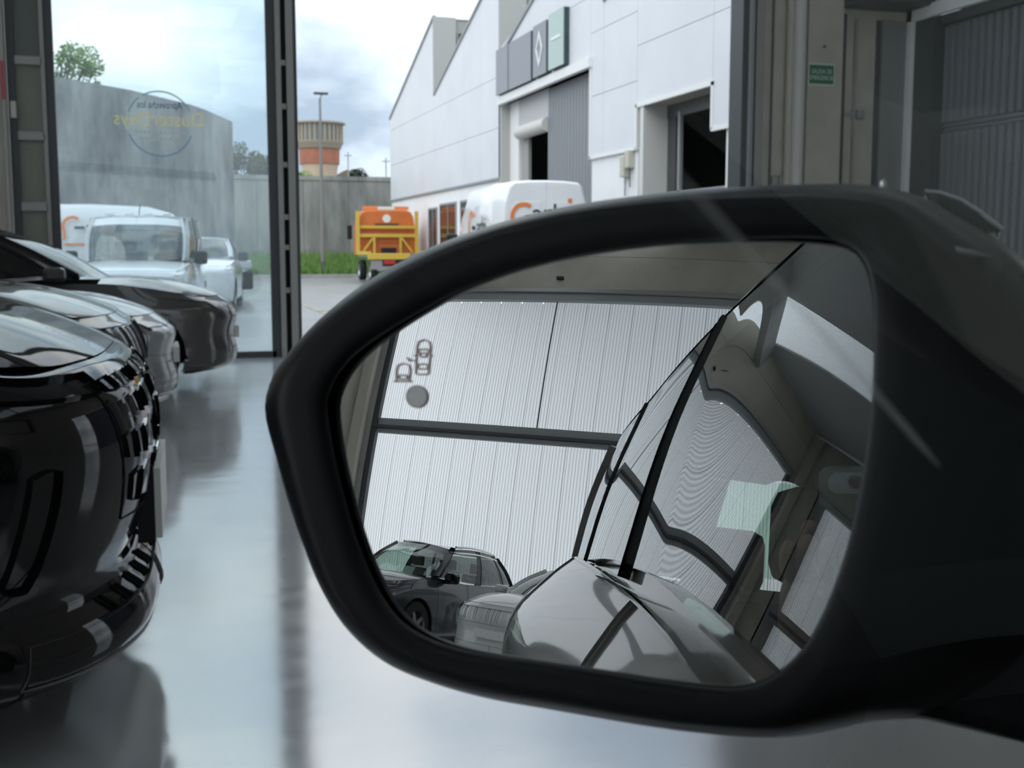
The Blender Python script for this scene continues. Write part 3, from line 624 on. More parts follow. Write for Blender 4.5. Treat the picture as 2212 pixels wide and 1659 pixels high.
def carbody(P, root, paint, arches=True, res=(150, 34), name='body'):
    S = bodysurf(P); nu = S.nu-1; us = np.unique(np.concatenate([np.linspace(0, 3.2, 40), np.linspace(3.2, 6.9, res[0]-70), np.linspace(6.9, nu, 30)])); vs_ = np.linspace(0, S.nv-1, res[1])
    U, V = np.meshgrid(us, vs_, indexing='ij'); G = S(U, V); a, b = G.shape[:2]; mb = MB(); wl_ = P.get('wheels', [])
    for s in (1, -1):
        Q = (G*np.array([1, s, 1])).reshape(-1, 3).copy(); fs = []; kept = set(); cut = set()
        for i in range(a-1):
            for j in range(b-1):
                q = (i*b+j, (i+1)*b+j, (i+1)*b+j+1, i*b+j+1); c = Q[list(q)].mean(0); inside = False
                if arches and abs(c[1]) > .4*P['hw']:
                    for (wx, wr) in wl_:
                        if math.hypot(c[0]-wx, c[2]-P['wz']) < wr and c[2] < P['wz']+wr: inside = True
                        if abs(c[0]-wx) < wr*.93 and c[2] < P['wz']: inside = True
                (cut if inside else kept).update(q)
                if not inside: fs.append(q)
        for k in kept & cut:
            for (wx, wr) in wl_:
                dx, dz = Q[k, 0]-wx, Q[k, 2]-P['wz']; d = math.hypot(dx, dz)
                if d < wr*1.25 and dz > -.02: Q[k, 0] = wx+dx/d*wr; Q[k, 2] = P['wz']+dz/d*wr
        used = sorted(set(i for q in fs for i in q)); mp_ = {k: n for n, k in enumerate(used)}
        mb.add(Q[used], [tuple(mp_[i] for i in q) for q in fs])
    o = mb.build(name, paint, root); sm(o, 60)
    if wl_ and arches:
        for (wx, wr) in wl_:
            for s in (1, -1):
                n = 20; y0 = s*P['hw']*.97; q0 = [(wx+wr*math.cos(math.pi*i/n), y0, P['wz']+wr*math.sin(math.pi*i/n)) for i in range(n+1)]; q1 = [(x, s*(P['hw']-.32), z) for x, y, z in q0]
                q2 = [(x, s*(P['hw']-.33), P['wz']-.1) for x, y, z in q0]
                MB().grid([q0, q1, q2]).build('wheel_arch', m_dark, root)
            for s in (1, -1): wheel(root, wx, s*(P['hw']-.135), P['wr'], side=s)
    return S
def hoodmesh(S, P, root, paint, crown=.045, uc=4.0, crease=.0, name='hood'):
    v = S.nv-1.0; ts = np.linspace(0, 1, 25); ss = np.linspace(0, 1, 30); one = lambda k: np.full_like(k, v)
    f = S(3*ts, one(ts)); gsd = S(3+(uc-3)*ss, one(ss)); xc = P['xcowl']; zc = P['zcowl']
    c0 = f[0]; c1 = np.array([xc, 0, zc]); c = c0[None]*(1-ss[:, None]) + c1[None]*ss[:, None]; c[:, 2] += P.get('hoodarch', .05)*np.sin(math.pi*ss**.8)
    b0 = c[-1]; b1 = gsd[-1]; b = b0[None]*(1-ts[:, None]) + b1[None]*ts[:, None]; b[:, 2] += .02*np.sin(math.pi*ts); b[:, 0] += .06*(1-ts**2)*0
    G = np.zeros((len(ss), len(ts), 3))
    for i, s_ in enumerate(ss):
        for j, t in enumerate(ts):
            G[i, j] = (1-s_)*f[j]+s_*b[j]+(1-t)*c[i]+t*gsd[i] - ((1-s_)*(1-t)*f[0]+(1-s_)*t*f[-1]+s_*(1-t)*b[0]+s_*t*b[-1])
            G[i, j, 2] += crown*math.sin(math.pi*min(1, t*1.0))**1*math.sin(math.pi*min(1, s_*.9+.0))*.5 + crease*math.exp(-((t-.62)/.10)**2)*math.sin(math.pi*min(1, .12+s_*.8))
    full = np.concatenate([(G*np.array([1, -1, 1]))[:, :0:-1], G], 1); full[..., 2] += .004
    o = MB().grid(full).build(name, paint, root); sm(o, 60); return full
def sidewin(G_, root, spans, glass, pil, side, v0=.06, v1=1.9):
    pass
def greenhouse(P, root, paint, glass, rear=None, pillarmat=None, windshield=None, names=True, roofmat=None):
    Gs = glasssurf(P); g = P['gh']; cuts = g['cuts']; pm = pillarmat or paint   # cuts: list of (u0,u1,kind) kind w=window p=pillar
    rear = rear or glass; fvw = g.get('fv', 1.86)+.02
    for (u0, u1, kd) in cuts:
        for s in (1, -1):
            if kd == 'ws':
                wv_ = g.get('wsv', 1.96); patch(Gs, [(0, .04), (u1, .04), (u1, wv_), (0, wv_)], 14, 10, 0, 0, s).build('windshield', windshield or glass, root, True)
                if wv_ < 1.9: patch(Gs, [(0, wv_-.02), (u1+.1, wv_-.02), (u1+.1, 2.0), (0, 2.0)], 14, 4, .004, .008, s).build('roof_header', paint, root, True)
            elif kd == 'rw': patch(Gs, [(u0, .12), (7, .12), (7, 1.9), (u0, 1.9)], 12, 8, 0, 0, s).build('rear_window', rear, root, True)
            elif kd == 'w':
                gm = g['wmat'](u0, s) if 'wmat' in g else (rear if u0 > 3.2 else glass)
                patch(Gs, [(u0, .07), (u1, .07), (u1, fvw), (u0, fvw)], *g.get('wres', (14, 10)), -.004, 0, s).build('side_window', gm, root, True)
            elif kd == 'p': patch(Gs, [(u0, .0), (u1, .0), (u1, 2), (u0, 2)], 3, 24, .002, .008, s).build('pillar', m_gloss, root, True)
            elif kd == 'b': patch(Gs, [(u0, .0), (u1, .0), (u1, 2), (u0, 2)], 2, 10, .001, .01, s).build('window_seal', m_black, root, True)
            elif kd == 'P': patch(Gs, [(u0, .0), (u1, .0), (u1, 2), (u0, 2)], 4, 10, .004, .05, s).build('pillar', pm, root, True)
    for s in (1, -1):   # frame strips along the belt and roof edge
        a, b = cuts[0][1], cuts[-1][0]
        fv = g.get('fv', 1.86); patch(Gs, [(a, fv), (b, fv), (b, 2.01), (a, 2.01)], 30, 2, .004, .008, s).build('roof_side_frame', g.get('framemat', paint), root, True)
        patch(Gs, [(a, -.04), (b, -.04), (b, .08), (a, .08)], 30, 2, .006, .03, s).build('belt_moulding', g.get('moulding', m_chrome), root, True)
    us = np.linspace(0, 7, 60); E_ = Gs(us, np.full_like(us, 2.0)); ts = np.linspace(-1, 1, 21)
    R_ = np.zeros((60, 21, 3))
    for j, t in enumerate(ts): R_[:, j] = E_*np.array([1, t, 1]); R_[:, j, 2] += g.get('crown', .035)*(1-t*t)*np.sin(np.pi*np.linspace(.04, .96, 60))
    o = MB().grid(R_).build('roof', roofmat or paint, root); sm(o, 70)
    return Gs
def std_gh(L, hw, xw, xt, zc, zb, zr, zt, wr=.66, xre=None, xrt=None, cuts=None, **k):
    xre = xre if xre is not None else -L+.30; xrt = xrt if xrt is not None else -L+.75
    wb = hw*.90
    xb = [xw, xw-.05, xw-.34, xw-.34+(xre+.34-xw)*.36, xw-.34+(xre+.34-xw)*.70, xre+.12, xre+.03, xre]
    belt = (xb, [0, .5*wb, .93*wb, wb, wb, .90*wb, .55*wb, 0], [zc, zc, zc+.02, zb, zb+.02, zr, zr, zr])
    xr_ = [xt, xt-.02, xt-.16, xt-.16+(xrt-xt)*.34, xt-.16+(xrt-xt)*.66, xrt+.1, xrt+.02, xrt]
    W = hw*wr
    roof = (xr_, [0, .5*W, .93*W, W, W, .92*W, .55*W, 0], [zt-.02, zt-.02, zt-.05, zt, zt-.01, zt-.06, zt-.06, zt-.06])
    d = dict(belt=belt, roof=roof, cuts=cuts or [(0, 1.9, 'ws'), (1.9, 2.12, 'P'), (2.12, 3.16, 'w'), (3.16, 3.34, 'p'), (3.34, 4.2, 'w'), (4.2, 4.32, 'p'), (4.32, 4.85, 'w'), (4.85, 5.35, 'P'), (5.35, 7, 'rw')]); d.update(k); return d
def interior(P, root, seats=True):
    z = P['zb']-.12; hw = P['hw']-.10; L = P['L']
    MB().box(-L+.6, P['xcowl']-.5, -hw+.1, hw-.1, z-.12, z-.04).build('cabin_tray', m_dark, root)
    if seats:
        for x in (P['xcowl']-1.15, P['xcowl']-2.05):
            for y in (.36, -.36):
                MB().prism([(x, y-.24, z), (x-.14, y-.24, z), (x-.22, y-.20, z+.30), (x-.10, y-.20, z+.30)], (0, .46, 0)).build('seat', m_black, root, bevel=.03)
                MB().box(x-.22, x-.12, y-.12, y+.12, z+.33, z+.50).build('headrest', m_black, root, bevel=.03)
def plate(S, root, v, u=.55, w=None):
    q = patch(S, [(0, v-.3), (u, v-.3), (u, v+.3), (0, v+.3)], 4, 2, .02, .02, 1); patch(S, [(0, v-.3), (u, v-.3), (u, v+.3), (0, v+.3)], 4, 2, .02, .02, -1, mb=q)
    return q.build('number_plate', m_plate, root)
def paintmat(name, c, metal=.35, rough=.35):
    return mat(name, c, rough, metal, .5, 1.0)

# ------------------------------------------------------------------ car A: glossy black crossover, only its nose in view
def place(name, label, cat, nose, heading_deg, group=None):
    return thing(name, label, cat, (nose[0], nose[1], 0), math.radians(heading_deg), group)
p_black = mat('black_car_paint', (.004, .004, .005), .05, 0, .45)
PA_ = dict(L=4.5, hw=.93, wz=.36, wr=.36, wheels=[(-.92, .41), (-3.6, .41)], xcowl=-1.25, zcowl=1.19, zb=1.12, hoodarch=.07,
  lv=[(.15, -.30, .80, .34, .30), (.19, -.10, .88, .44, .12), (.245, -.015, .905, .52, .04), (.33, -.035, .905, .52, .02), (.40, -.085, .90, .50, .0), (.53, -.04, .915, .48, .0), (.72, -.01, .93, .46, .0), (.87, -.04, .925, .44, .02),
      ((.945, 1.06, 1.06, 1.08), -.10, .89, .48, .06), ((.965, 1.12, 1.12, 1.14), -.135, .84, .50, .10)])
PA_['gh'] = std_gh(4.5, .93, -1.2, -2.1, 1.18, 1.12, 1.2, 1.66)
A = place('black_crossover', 'glossy black crossover nearest the camera, nose with jewelled grille at left edge', 'car', (.0, 3.62), -2)
SA = carbody(PA_, A, p_black); hoodmesh(SA, PA_, A, p_black, .05, 4.0, .028)
greenhouse(PA_, A, p_black, m_glass_dark)
for s in (1, -1):
    # gloss band under the bonnet, headlight pod, lamp strip
    patch(SA, [(1.35, 7.25), (3.35, 7.35), (3.30, 7.95), (1.35, 7.95)], 16, 4, .006, .02, s).build('upper_band', m_gloss, A, True)
    patch(SA, [(2.25, 6.75), (3.45, 6.9), (3.45, 7.10), (2.25, 6.98)], 12, 3, .008, .02, s).build('daylight_strip', m_lampd, A, True)
    for k in range(5):
        u0 = 2.35+k*.22; patch(SA, [(u0, 6.80), (u0+.17, 6.83), (u0+.19, 7.02), (u0+.04, 7.0)], 3, 2, .014, .01, s).build('lamp_jewel', m_lamp, A)
    hp = patch(SA, [(2.16, 4.5), (2.40, 4.6), (2.36, 6.1), (2.06, 6.2)], 8, 12, .012, .03, s, .25).build('headlight', m_gloss, A, True)
    for v0 in (4.7, 5.3, 5.8):
        patch(SA, [(2.16, v0), (2.30, v0+.04), (2.28, v0+.34), (2.13, v0+.36)], 4, 3, .02, .01, s, .5).build('lamp_lens', m_lampd, hp, True)
    patch(SA, [(2.42, 3.9), (2.48, 4.0), (2.16, 5.0), (2.12, 4.9)], 3, 8, .010, .012, s).build('bumper_crease', m_gloss, A, True)
    # jewelled grille pieces around the nose
    for r_ in range(4):
        for k in range(5):
            u0 = .06+k*.22 + (.11 if r_ % 2 else 0); v0 = 5.35+r_*.62
            q = patch(SA, [(u0, v0), (u0+.19, v0+.06), (u0+.22, v0+.40), (u0+.03, v0+.46)], 2, 2, .022, .03, s).build('grille_jewel', m_gloss if (r_+k) % 3 else m_chrome, A)
    patch(SA, [(0, 5.1), (1.25, 5.2), (1.45, 7.6), (0, 7.7)], 10, 8, .006, .01, s).build('grille_backing', m_dark, A)
    patch(SA, [(0, 4.75), (1.3, 4.85), (1.4, 5.15), (0, 5.15)], 12, 3, .03, .03, s).build('grille_lower_trim', m_chrome, A, True)
    patch(SA, [(0, 3.55), (3.1, 3.75), (3.1, 3.84), (0, 3.68)], 22, 2, .012, .012, s).build('chrome_line', m_skid, A, True)
    patch(SA, [(0, 3.0), (2.2, 3.1), (2.2, 3.75), (0, 3.7)], 14, 4, .004, .006, s).build('lower_intake', m_dark, A, True)
    for k in range(5):
        patch(SA, [(.2+k*.27, 3.05), (.27+k*.27, 3.05), (.32+k*.27, 3.7), (.25+k*.27, 3.7)], 1, 4, .012, .02, s).build('intake_fin', m_dark, A)
    patch(SA, [(0, 1.7), (2.35, 1.75), (2.2, 2.95), (0, 3.0)], 18, 6, .012, .02, s).build('skid_plate', m_skid, A, True)
    patch(SA, [(2.35, .5), (4.2, .5), (4.2, 3.2), (2.25, 3.1)], 14, 6, .008, .012, s).build('lower_cladding', m_black, A, True)
q = MB().box(-.012, .006, -.26, .26, .44, .64); pk = q.build('number_plate', m_plate, A); MB().box(-.06, -.013, -.27, .27, .43, .65).build('plate_holder', m_black, A)

# ------------------------------------------------------------------ generic parked cars C, D, E
def gencar(label, nose, hd, paint, sc, zsc, grp, front, L=4.4, name='parked_car'):
    hw = .91
    P = dict(L=L, hw=hw, wz=.34, wr=.34, wheels=[(-.88, .385), (-L+.85, .385)], xcowl=-1.12, zcowl=1.02*zsc, zb=.98*zsc, hoodarch=.06,
      lv=[(.16, -.26, .80, .34, .25), (.21, -.05, .88, .46, .06), (.34, -.0, .90, .50, .0), (.50, -.03, .905, .48, .0), (.66, .0, .91, .50, .0), (.78*zsc, -.05, .905, .52, .04), ((.86*zsc, .98*zsc, .98*zsc, 1.0*zsc), -.15, .86, .60, .10)])
    P['gh'] = std_gh(L, hw, -1.08, -1.98, 1.01*zsc, .98*zsc, 1.04*zsc, 1.47*zsc)
    o = place(name, label, 'car', nose, hd, grp); S = carbody(P, o, paint); hoodmesh(S, P, o, paint, .045, 4.0, .012); greenhouse(P, o, paint, m_glass_dark, m_glass_dark)
    interior(P, o, False)
    for s in (1, -1): front(S, o, s, P)
    MB().box(-.03, .015, -.26, .26, .44, .55).build('number_plate', m_plate, o)
    for s in (1, -1):   # door mirrors
        mb = MB().box(-1.62, -1.44, s*(hw-.02), s*(hw+.16), 1.0*zsc, 1.13*zsc) if s > 0 else MB().box(-1.62, -1.44, s*(hw+.16), s*(hw-.02), 1.0*zsc, 1.13*zsc)
        mb.build('door_mirror', paint, o, bevel=.04)
    return o, S, P
def front_c(S, o, s, P):
    patch(S, [(1.75, 4.75), (3.25, 4.9), (3.35, 5.55), (1.9, 5.55)], 12, 4, .008, .02, s).build('headlight', m_gloss, o, True)
    for k in range(7): patch(S, [(.12+k*.23, 3.9), (.2+k*.23, 3.9), (.22+k*.24, 5.2), (.14+k*.24, 5.2)], 1, 5, .014, .02, s).build('grille_bar', m_chrome if k % 2 else m_lampd, o)
    patch(S, [(0, 3.7), (1.7, 3.7), (1.75, 5.25), (0, 5.3)], 8, 6, .004, .01, s).build('grille', m_dark, o, True)
    fg = patch(S, [(2.0, 3.2), (2.35, 3.2), (2.15, 4.75), (1.85, 4.75)], 4, 8, .012, .02, s).build('fang_lamp', m_lamp, o, True)
    for v0 in (2.35, 2.65): patch(S, [(.2, v0), (2.3, v0+.05), (2.3, v0+.2), (.2, v0+.14)], 12, 2, .008, .01, s).build('intake_slot', m_dark, o)
    patch(S, [(0, 1.5), (2.2, 1.5), (2.1, 2.1), (0, 2.1)], 12, 4, .012, .02, s).build('skid_plate', m_skid, o, True)
def front_d(S, o, s, P):
    patch(S, [(1.8, 4.55), (3.1, 4.85), (3.2, 5.3), (1.9, 5.25)], 12, 4, .008, .02, s).build('headlight', m_lampd, o, True)
    patch(S, [(0, 3.0), (2.0, 3.2), (2.1, 4.9), (0, 5.0)], 10, 6, .004, .01, s).build('grille', m_dark, o, True)
    for r_ in range(5):
        for k in range(8): patch(S, [(.1+k*.22, 3.3+r_*.32), (.22+k*.22, 3.3+r_*.32), (.22+k*.22, 3.46+r_*.32), (.1+k*.22, 3.46+r_*.32)], 1, 1, .014, .012, s).build('grille_stud', m_skid, o)
    for r_ in range(4): patch(S, [(.1, 1.6+r_*.3), (2.1-.1*r_, 1.6+r_*.3), (2.1-.1*r_, 1.7+r_*.3), (.1, 1.7+r_*.3)], 12, 1, .014, .02, s).build('intake_bar', m_skid, o)
    patch(S, [(0, 1.5), (2.2, 1.5), (2.0, 2.8), (0, 2.8)], 10, 5, .004, .01, s).build('lower_intake', m_dark, o, True)
    patch(S, [(0, .9), (2.6, .9), (2.6, 1.3), (0, 1.3)], 14, 2, .02, .03, s).build('front_splitter', m_plate, o, True)
def front_e(S, o, s, P):
    patch(S, [(2.0, 4.75), (3.35, 5.05), (3.25, 5.5), (2.1, 5.35)], 14, 4, .010, .02, s).build('headlight', mat('bright_lamp_lens', (.22, .22, .23), .1, .5, .6, 1.0), o, True)
    patch(S, [(2.0, 4.55), (3.0, 4.85), (3.05, 4.95), (2.0, 4.72)], 12, 2, .014, .012, s).build('daylight_strip', m_lamp, o, True)
    patch(S, [(0, 1.9), (1.6, 2.0), (1.35, 4.9), (0, 5.1)], 10, 10, .004, .01, s).build('grille', m_dark, o, True)
    for k in range(6): patch(S, [(.1, 2.3+k*.42), (1.45, 2.3+k*.42), (1.45, 2.42+k*.42), (.1, 2.42+k*.42)], 8, 1, .014, .012, s).build('grille_bar', m_steel_d, o)
    patch(S, [(2.15, 2.3), (2.40, 2.3), (2.35, 3.9), (2.2, 3.9)], 3, 8, .010, .012, s).build('fog_recess', m_gloss, o, True)
    patch(S, [(2.55, 2.6), (2.62, 2.6), (2.62, 3.8), (2.55, 3.8)], 1, 8, .012, .012, s).build('fog_trim', m_skid, o, True)
GRP = 'parked cars in the row on the left'
gencar('grey crossover second in the row, with barred grille and fang lamp', (-.06, 6.85), -1, paintmat('grey_car_paint', (.085, .082, .078), .3), 1, 1.06, GRP, front_c)
gencar('light grey hatchback with studded grille between the two darker cars', (.14, 9.0), 0, paintmat('silver_car_paint', (.27, .27, .275), .3), 1, .93, GRP, front_d)
gencar('dark bronze grey sedan with slim headlights, farthest in the row', (.72, 11.35), 1, paintmat('bronze_car_paint', (.055, .052, .05), .4), 1, .98, GRP, front_e)
# ================================================================== OWN CAR (the camera sits in it)
CY = math.radians(58)                                    # heading, clockwise from y
OF = np.array([math.sin(CY), math.cos(CY), 0.0]); OL = np.array([-OF[1], OF[0], 0.0])
NOSE_F, CEN_L = 2.07, -.70
on = OF*NOSE_F + OL*CEN_L
own = thing('own_car', 'warm grey car seen in its own door mirror, mirror in the foreground', 'car', (on[0], on[1], 0), math.atan2(OF[1], OF[0]))
OWM = Matrix.Translation((on[0], on[1], 0)) @ Matrix.Rotation(math.atan2(OF[1], OF[0]), 4, 'Z'); OWI = OWM.inverted()
def w2o(p): return tuple(OWI @ Vector(p))
p_own = paintmat('warm_grey_paint', (.20, .195, .18), .45, .3)
LO = 4.55
PO = dict(L=LO, hw=.93, wz=.34, wr=.34, wheels=[(-.9, .39), (-3.62, .39)], xcowl=-1.15, zcowl=1.02, zb=1.08, hoodarch=.05,
  lv=[(.18, -.25, .82, .34, .25), (.30, -.05, .885, .46, .06), (.50, .0, .90, .50, .0), (.70, -.02, .90, .50, .0), ((.80, .84, .88, .92), -.06, .905, .52, .02), ((.84, .92, 1.0, 1.06), -.12, .895, .55, .05), ((.87, .915, 1.085, 1.17), -.18, .85, .58, .10), ((.88, .93, 1.12, 1.235), -.2, .825, .6, .14)])
SO = None
def own_body():
    S = bodysurf(PO)
    # muscular rear haunch: push the side out around the rear wheel
    for lv, amt in ((3, .06), (4, .11), (5, .10), (6, .05)):
        S.c[lv, 7, 1] += amt; S.c[lv, 8, 1] += amt*.35
    return S
_bs = bodysurf
SO = own_body(); bodysurf = lambda P: SO if P is PO else _bs(P)
carbody(PO, own, p_own); hoodmesh(SO, PO, own, p_own)
m_priv = glassmat('privacy_glass', (.035, .04, .04), f0=.06, pw_=3.0)
xb = [-1.08, -1.13, -1.45, -2.30, -3.30, -4.14, -4.24, -4.26]
PO['gh'] = dict(belt=(xb, [0, .42, .78, .812, .80, .755, .45, 0], [.98, .98, .985, 1.14, 1.195, 1.255, 1.25, 1.25]),
                roof=([-1.80, -1.82, -1.94, -2.55, -3.25, -3.97, -4.05, -4.07], [0, .33, .62, .645, .665, .67, .38, 0], [1.60, 1.60, 1.575, 1.66, 1.685, 1.66, 1.66, 1.66]),
                cuts=[(0, 1.88, 'ws'), (1.88, 2.08, 'P'), (2.08, 3.215, 'w'), (3.215, 3.245, 'b'), (3.247, 3.305, 'p'), (3.31, 4.2, 'w'), (4.2, 4.215, 'b'), (4.215, 5.0, 'w'), (5.0, 6.45, 'P'), (6.45, 7, 'rw')], moulding=p_own, framemat=m_gloss, bulge=.35, fv=1.935, wres=(60, 44), wmat=lambda u, s: m_glass_side if (u < 3.1 and s > 0) else m_priv)
GO = greenhouse(PO, own, p_own, m_glass_side, m_glass_green, windshield=m_glass)
# panel gaps, door skins, handles and body-side mouldings on the left flank
for s in (1, -1):
    patch(SO, [(4.25, 1.2), (5.05, 1.2), (5.05, 6.9), (4.25, 6.9)], 16, 20, .004, .008, s).build('front_door', p_own, own, True)
    d2 = patch(SO, [(5.075, 1.2), (5.55, 1.2), (5.98, 6.9), (5.075, 6.9)], 16, 20, .004, .008, s).build('rear_door', p_own, own, True)
    patch(SO, [(4.25, 6.86), (6.1, 6.86), (6.1, 7.0), (4.25, 7.0)], 30, 2, .010, .012, s).build('waist_moulding', p_own, own, True)
    patch(SO, [(5.72, 5.7), (5.86, 5.75), (5.86, 5.95), (5.72, 5.9)], 4, 2, .035, .012, s).build('door_handle', p_own, own, True)
    patch(SO, [(4.78, 5.6), (4.92, 5.65), (4.92, 5.85), (4.78, 5.8)], 4, 2, .035, .012, s).build('door_handle', p_own, own, True)
    rail_pts = [tuple(GO(np.array([u]), np.array([1.98]))[0]*np.array([1, s, 1]) + np.array([0, -s*.045, .045])) for u in np.linspace(2.3, 4.9, 14)]
    MB().tube(rail_pts, .016, 8).build('roof_rail', m_gloss, own, True)
    patch(SO, [(6.75, 5.1), (7.6, 5.3), (7.6, 6.5), (6.9, 6.3)], 8, 6, .008, .02, s).build('tail_lamp', m_red, own, True)
# cabin
MB().box(-4.1, -1.2, -.74, .74, .45, .5).build('cabin_floor', m_dark, own)
for y in (.37, -.37):
    for x in (-2.55, -3.35):
        MB().prism([(x+.1, y-.25, .62), (x-.05, y-.25, .62), (x-.25, y-.22, 1.16), (x-.12, y-.22, 1.16)], (0, .47, 0)).build('seat_back', m_black, own, bevel=.04)
        MB().box(x+.05, x+.55, y-.25, y+.25, .5, .68).build('seat_cushion', m_black, own, bevel=.04)
        MB().box(x-.30, x-.19, y-.13, y+.13, 1.19, 1.38).build('headrest', m_black, own, bevel=.04)
MB().box(-1.6, -1.2, -.72, .72, .75, 1.0).build('dashboard', m_black, own, bevel=.05)
us = np.linspace(.3, 6.8, 40); E_ = GO(us, np.full_like(us, 1.97)); R_ = np.stack([E_*np.array([1, t*.97, 1])-np.array([0, 0, .03]) + np.array([0, 0, .025*(1-t*t)]) for t in np.linspace(-1, 1, 9)], 1)
MB().grid(R_).build('headliner', mat('dark_headliner', (.03, .03, .032), .9), own, True)
# where the reflection streak lies on the driver's window
def pane_point(px, py):
    r = ray(px, py); best = None
    L0, L1, Z0, Z1 = .112, -.055, 1.13, 1.67           # pane leans in towards the roof
    # plane through (L0,Z0)-(L1,Z1) running along the car
    nv = OL*(Z1-Z0) + np.array([0, 0, 1.0])*(L0-L1); nv /= np.linalg.norm(nv)
    q = OL*L0 + np.array([0, 0, Z0]); t = np.dot(q-CAM, nv)/np.dot(r, nv); return CAM + r*(t-.004)
# ------------------------------------------------------------------ door mirror
RM = 1.2; rr0 = ray(1815, 1040); SPH = CAM + rr0*.40 + rr0*RM
def sph(px, py):
    r = ray(px, py); o = CAM-SPH; b = o@r; c = o@o-RM*RM; t = -b-math.sqrt(max(b*b-c, 0)); return CAM+r*t
GC = sph(1290, 980); GN = (GC-SPH)/RM
def onpl(px, py, h):
    r = ray(px, py); t = np.dot(GC+GN*h-CAM, GN)/np.dot(r, GN); return CAM+r*t
Gpx = [(702, 880), (710, 838), (735, 795), (778, 752), (845, 706), (920, 662), (991, 625), (1090, 588), (1180, 563), (1286, 542), (1427, 523), (1533, 516), (1660, 511), (1760, 511), (1825, 520), (1862, 545), (1882, 590), (1892, 660), (1893, 760), (1888, 870), (1877, 970), (1862, 1060), (1843, 1150), (1820, 1230), (1790, 1310), (1755, 1380), (1715, 1432), (1665, 1470), (1610, 1488), (1540, 1488), (1430, 1474), (1290, 1452), (1160, 1432), (1060, 1418), (980, 1402), (915, 1378), (865, 1345), (828, 1300), (800, 1248), (775, 1190), (752, 1120), (732, 1045), (714, 965)]
Opx = [(572, 880), (582, 830), (615, 772), (690, 690), (790, 610), (900, 548), (1020, 500), (1150, 462), (1300, 433), (1500, 410), (1700, 399), (1840, 398), (1905, 404), (1990, 425), (2100, 485), (2212, 560), (2330, 700), (2370, 900), (2360, 1150), (2290, 1350), (2170, 1480), (2040, 1545), (1950, 1553), (1880, 1558), (1800, 1577), (1700, 1592), (1580, 1590), (1420, 1572), (1200, 1535), (1050, 1508), (930, 1474), (830, 1430), (750, 1360), (695, 1275), (655, 1180), (620, 1075), (596, 985), (580, 930)]
def polar(pts, n=180):
    P = np.array(pts, float); k = len(P); t = np.linspace(0, k, k*24, endpoint=False); i = t.astype(int) % k; f = (t-np.floor(t))[:, None]
    a, b, c, d = P[i-1], P[i], P[(i+1) % k], P[(i+2) % k]
    Q = .5*((2*b)+(-a+c)*f+(2*a-5*b+4*c-d)*f**2+(-a+3*b-3*c+d)*f**3)
    dx = Q-np.array([1290., 980.]); an = np.arctan2(dx[:, 1], dx[:, 0]); r = np.hypot(dx[:, 0], dx[:, 1]); o = np.argsort(an)
    A = np.linspace(-math.pi, math.pi, n, endpoint=False); return A, np.interp(A, an[o], r[o], period=2*math.pi)
NA = 180
AN, RG = polar(Gpx, NA); _, RO = polar(Opx, NA)
dirs = np.stack([np.cos(AN), np.sin(AN)], 1)
housing = None
def ringpts(R_px, h): return [onpl(1290+dirs[i, 0]*R_px[i], 980+dirs[i, 1]*R_px[i], h) for i in range(NA)]
rings = []
for off, h in ((-5, -.002), (1, .0006), (8, .0018), (22, .0028), (44, .0034), (66, .0036)): rings.append(ringpts(np.minimum(RG+off, RO-40), h))
base = np.minimum(RG+66, RO-40)
for fr, h in ((.25, .0034), (.45, .003), (.65, .0005), (.82, -.004), (.94, -.013), (1.0, -.027)): rings.append(ringpts(base+(RO-base)*fr, h))
ctr = np.mean(rings[-1], 0); last = np.array(rings[-1])
for s_, h in ((.99, -.03), (.955, -.055), (.88, -.078), (.72, -.095), (.45, -.105), (.15, -.108)):
    rings.append([ctr+(p-ctr)*s_ + GN*(h+.012) for p in last])
A_ = np.array(rings); A_ = np.concatenate([A_, A_[:, :1]], 1)
mb = MB(); nr, nc = A_.shape[:2]
mb.grid([[w2o(p) for p in row] for row in A_])
m_mirh = mat('mirror_housing_plastic', (.005, .0055, .0065), .36, 0, .25, bump=.03, bscale=900)
housing = mb.build('door_mirror', m_mirh, own, label='black plastic door mirror housing'); sm(housing, 80)
# mirror glass, exact convex surface
gv = []; gf = []; gn = []
NRG = 46; gv.append(GC); 
for i in range(1, NRG+1):
    for j in range(NA): gv.append(sph(1290+dirs[j, 0]*(RG[j]+4)*i/NRG, 980+dirs[j, 1]*(RG[j]+4)*i/NRG))
for j in range(NA): gf.append((0, 1+(j+1) % NA, 1+j))
for i in range(NRG-1):
    for j in range(NA): gf.append((1+i*NA+j, 1+i*NA+(j+1) % NA, 1+(i+1)*NA+(j+1) % NA, 1+(i+1)*NA+j))
rot = np.array(OWM.to_3x3()).T
me = bpy.data.meshes.new('mirror_glass'); me.from_pydata([w2o(p) for p in gv], [], gf)
for p in me.polygons: p.use_smooth = True
nrm = [tuple(rot @ ((np.array(p)-SPH)/RM)) for p in gv]
bm = bmesh.new(); bm.from_mesh(me); bm.faces.ensure_lookup_table(); bm.normal_update()
if bm.faces[0].normal.dot(Vector(nrm[0])) < 0: bmesh.ops.reverse_faces(bm, faces=bm.faces)
bm.to_mesh(me); bm.free()
me.normals_split_custom_set_from_vertices(nrm)
m_mirror = mat('silvered_mirror', (.93, .94, .94), .0, 1.0)
mg = bpy.data.objects.new('mirror_glass', me); COL.objects.link(mg); me.materials.append(m_mirror); mg.parent = housing; mg['label'] = 'convex mirror glass reflecting the hall'
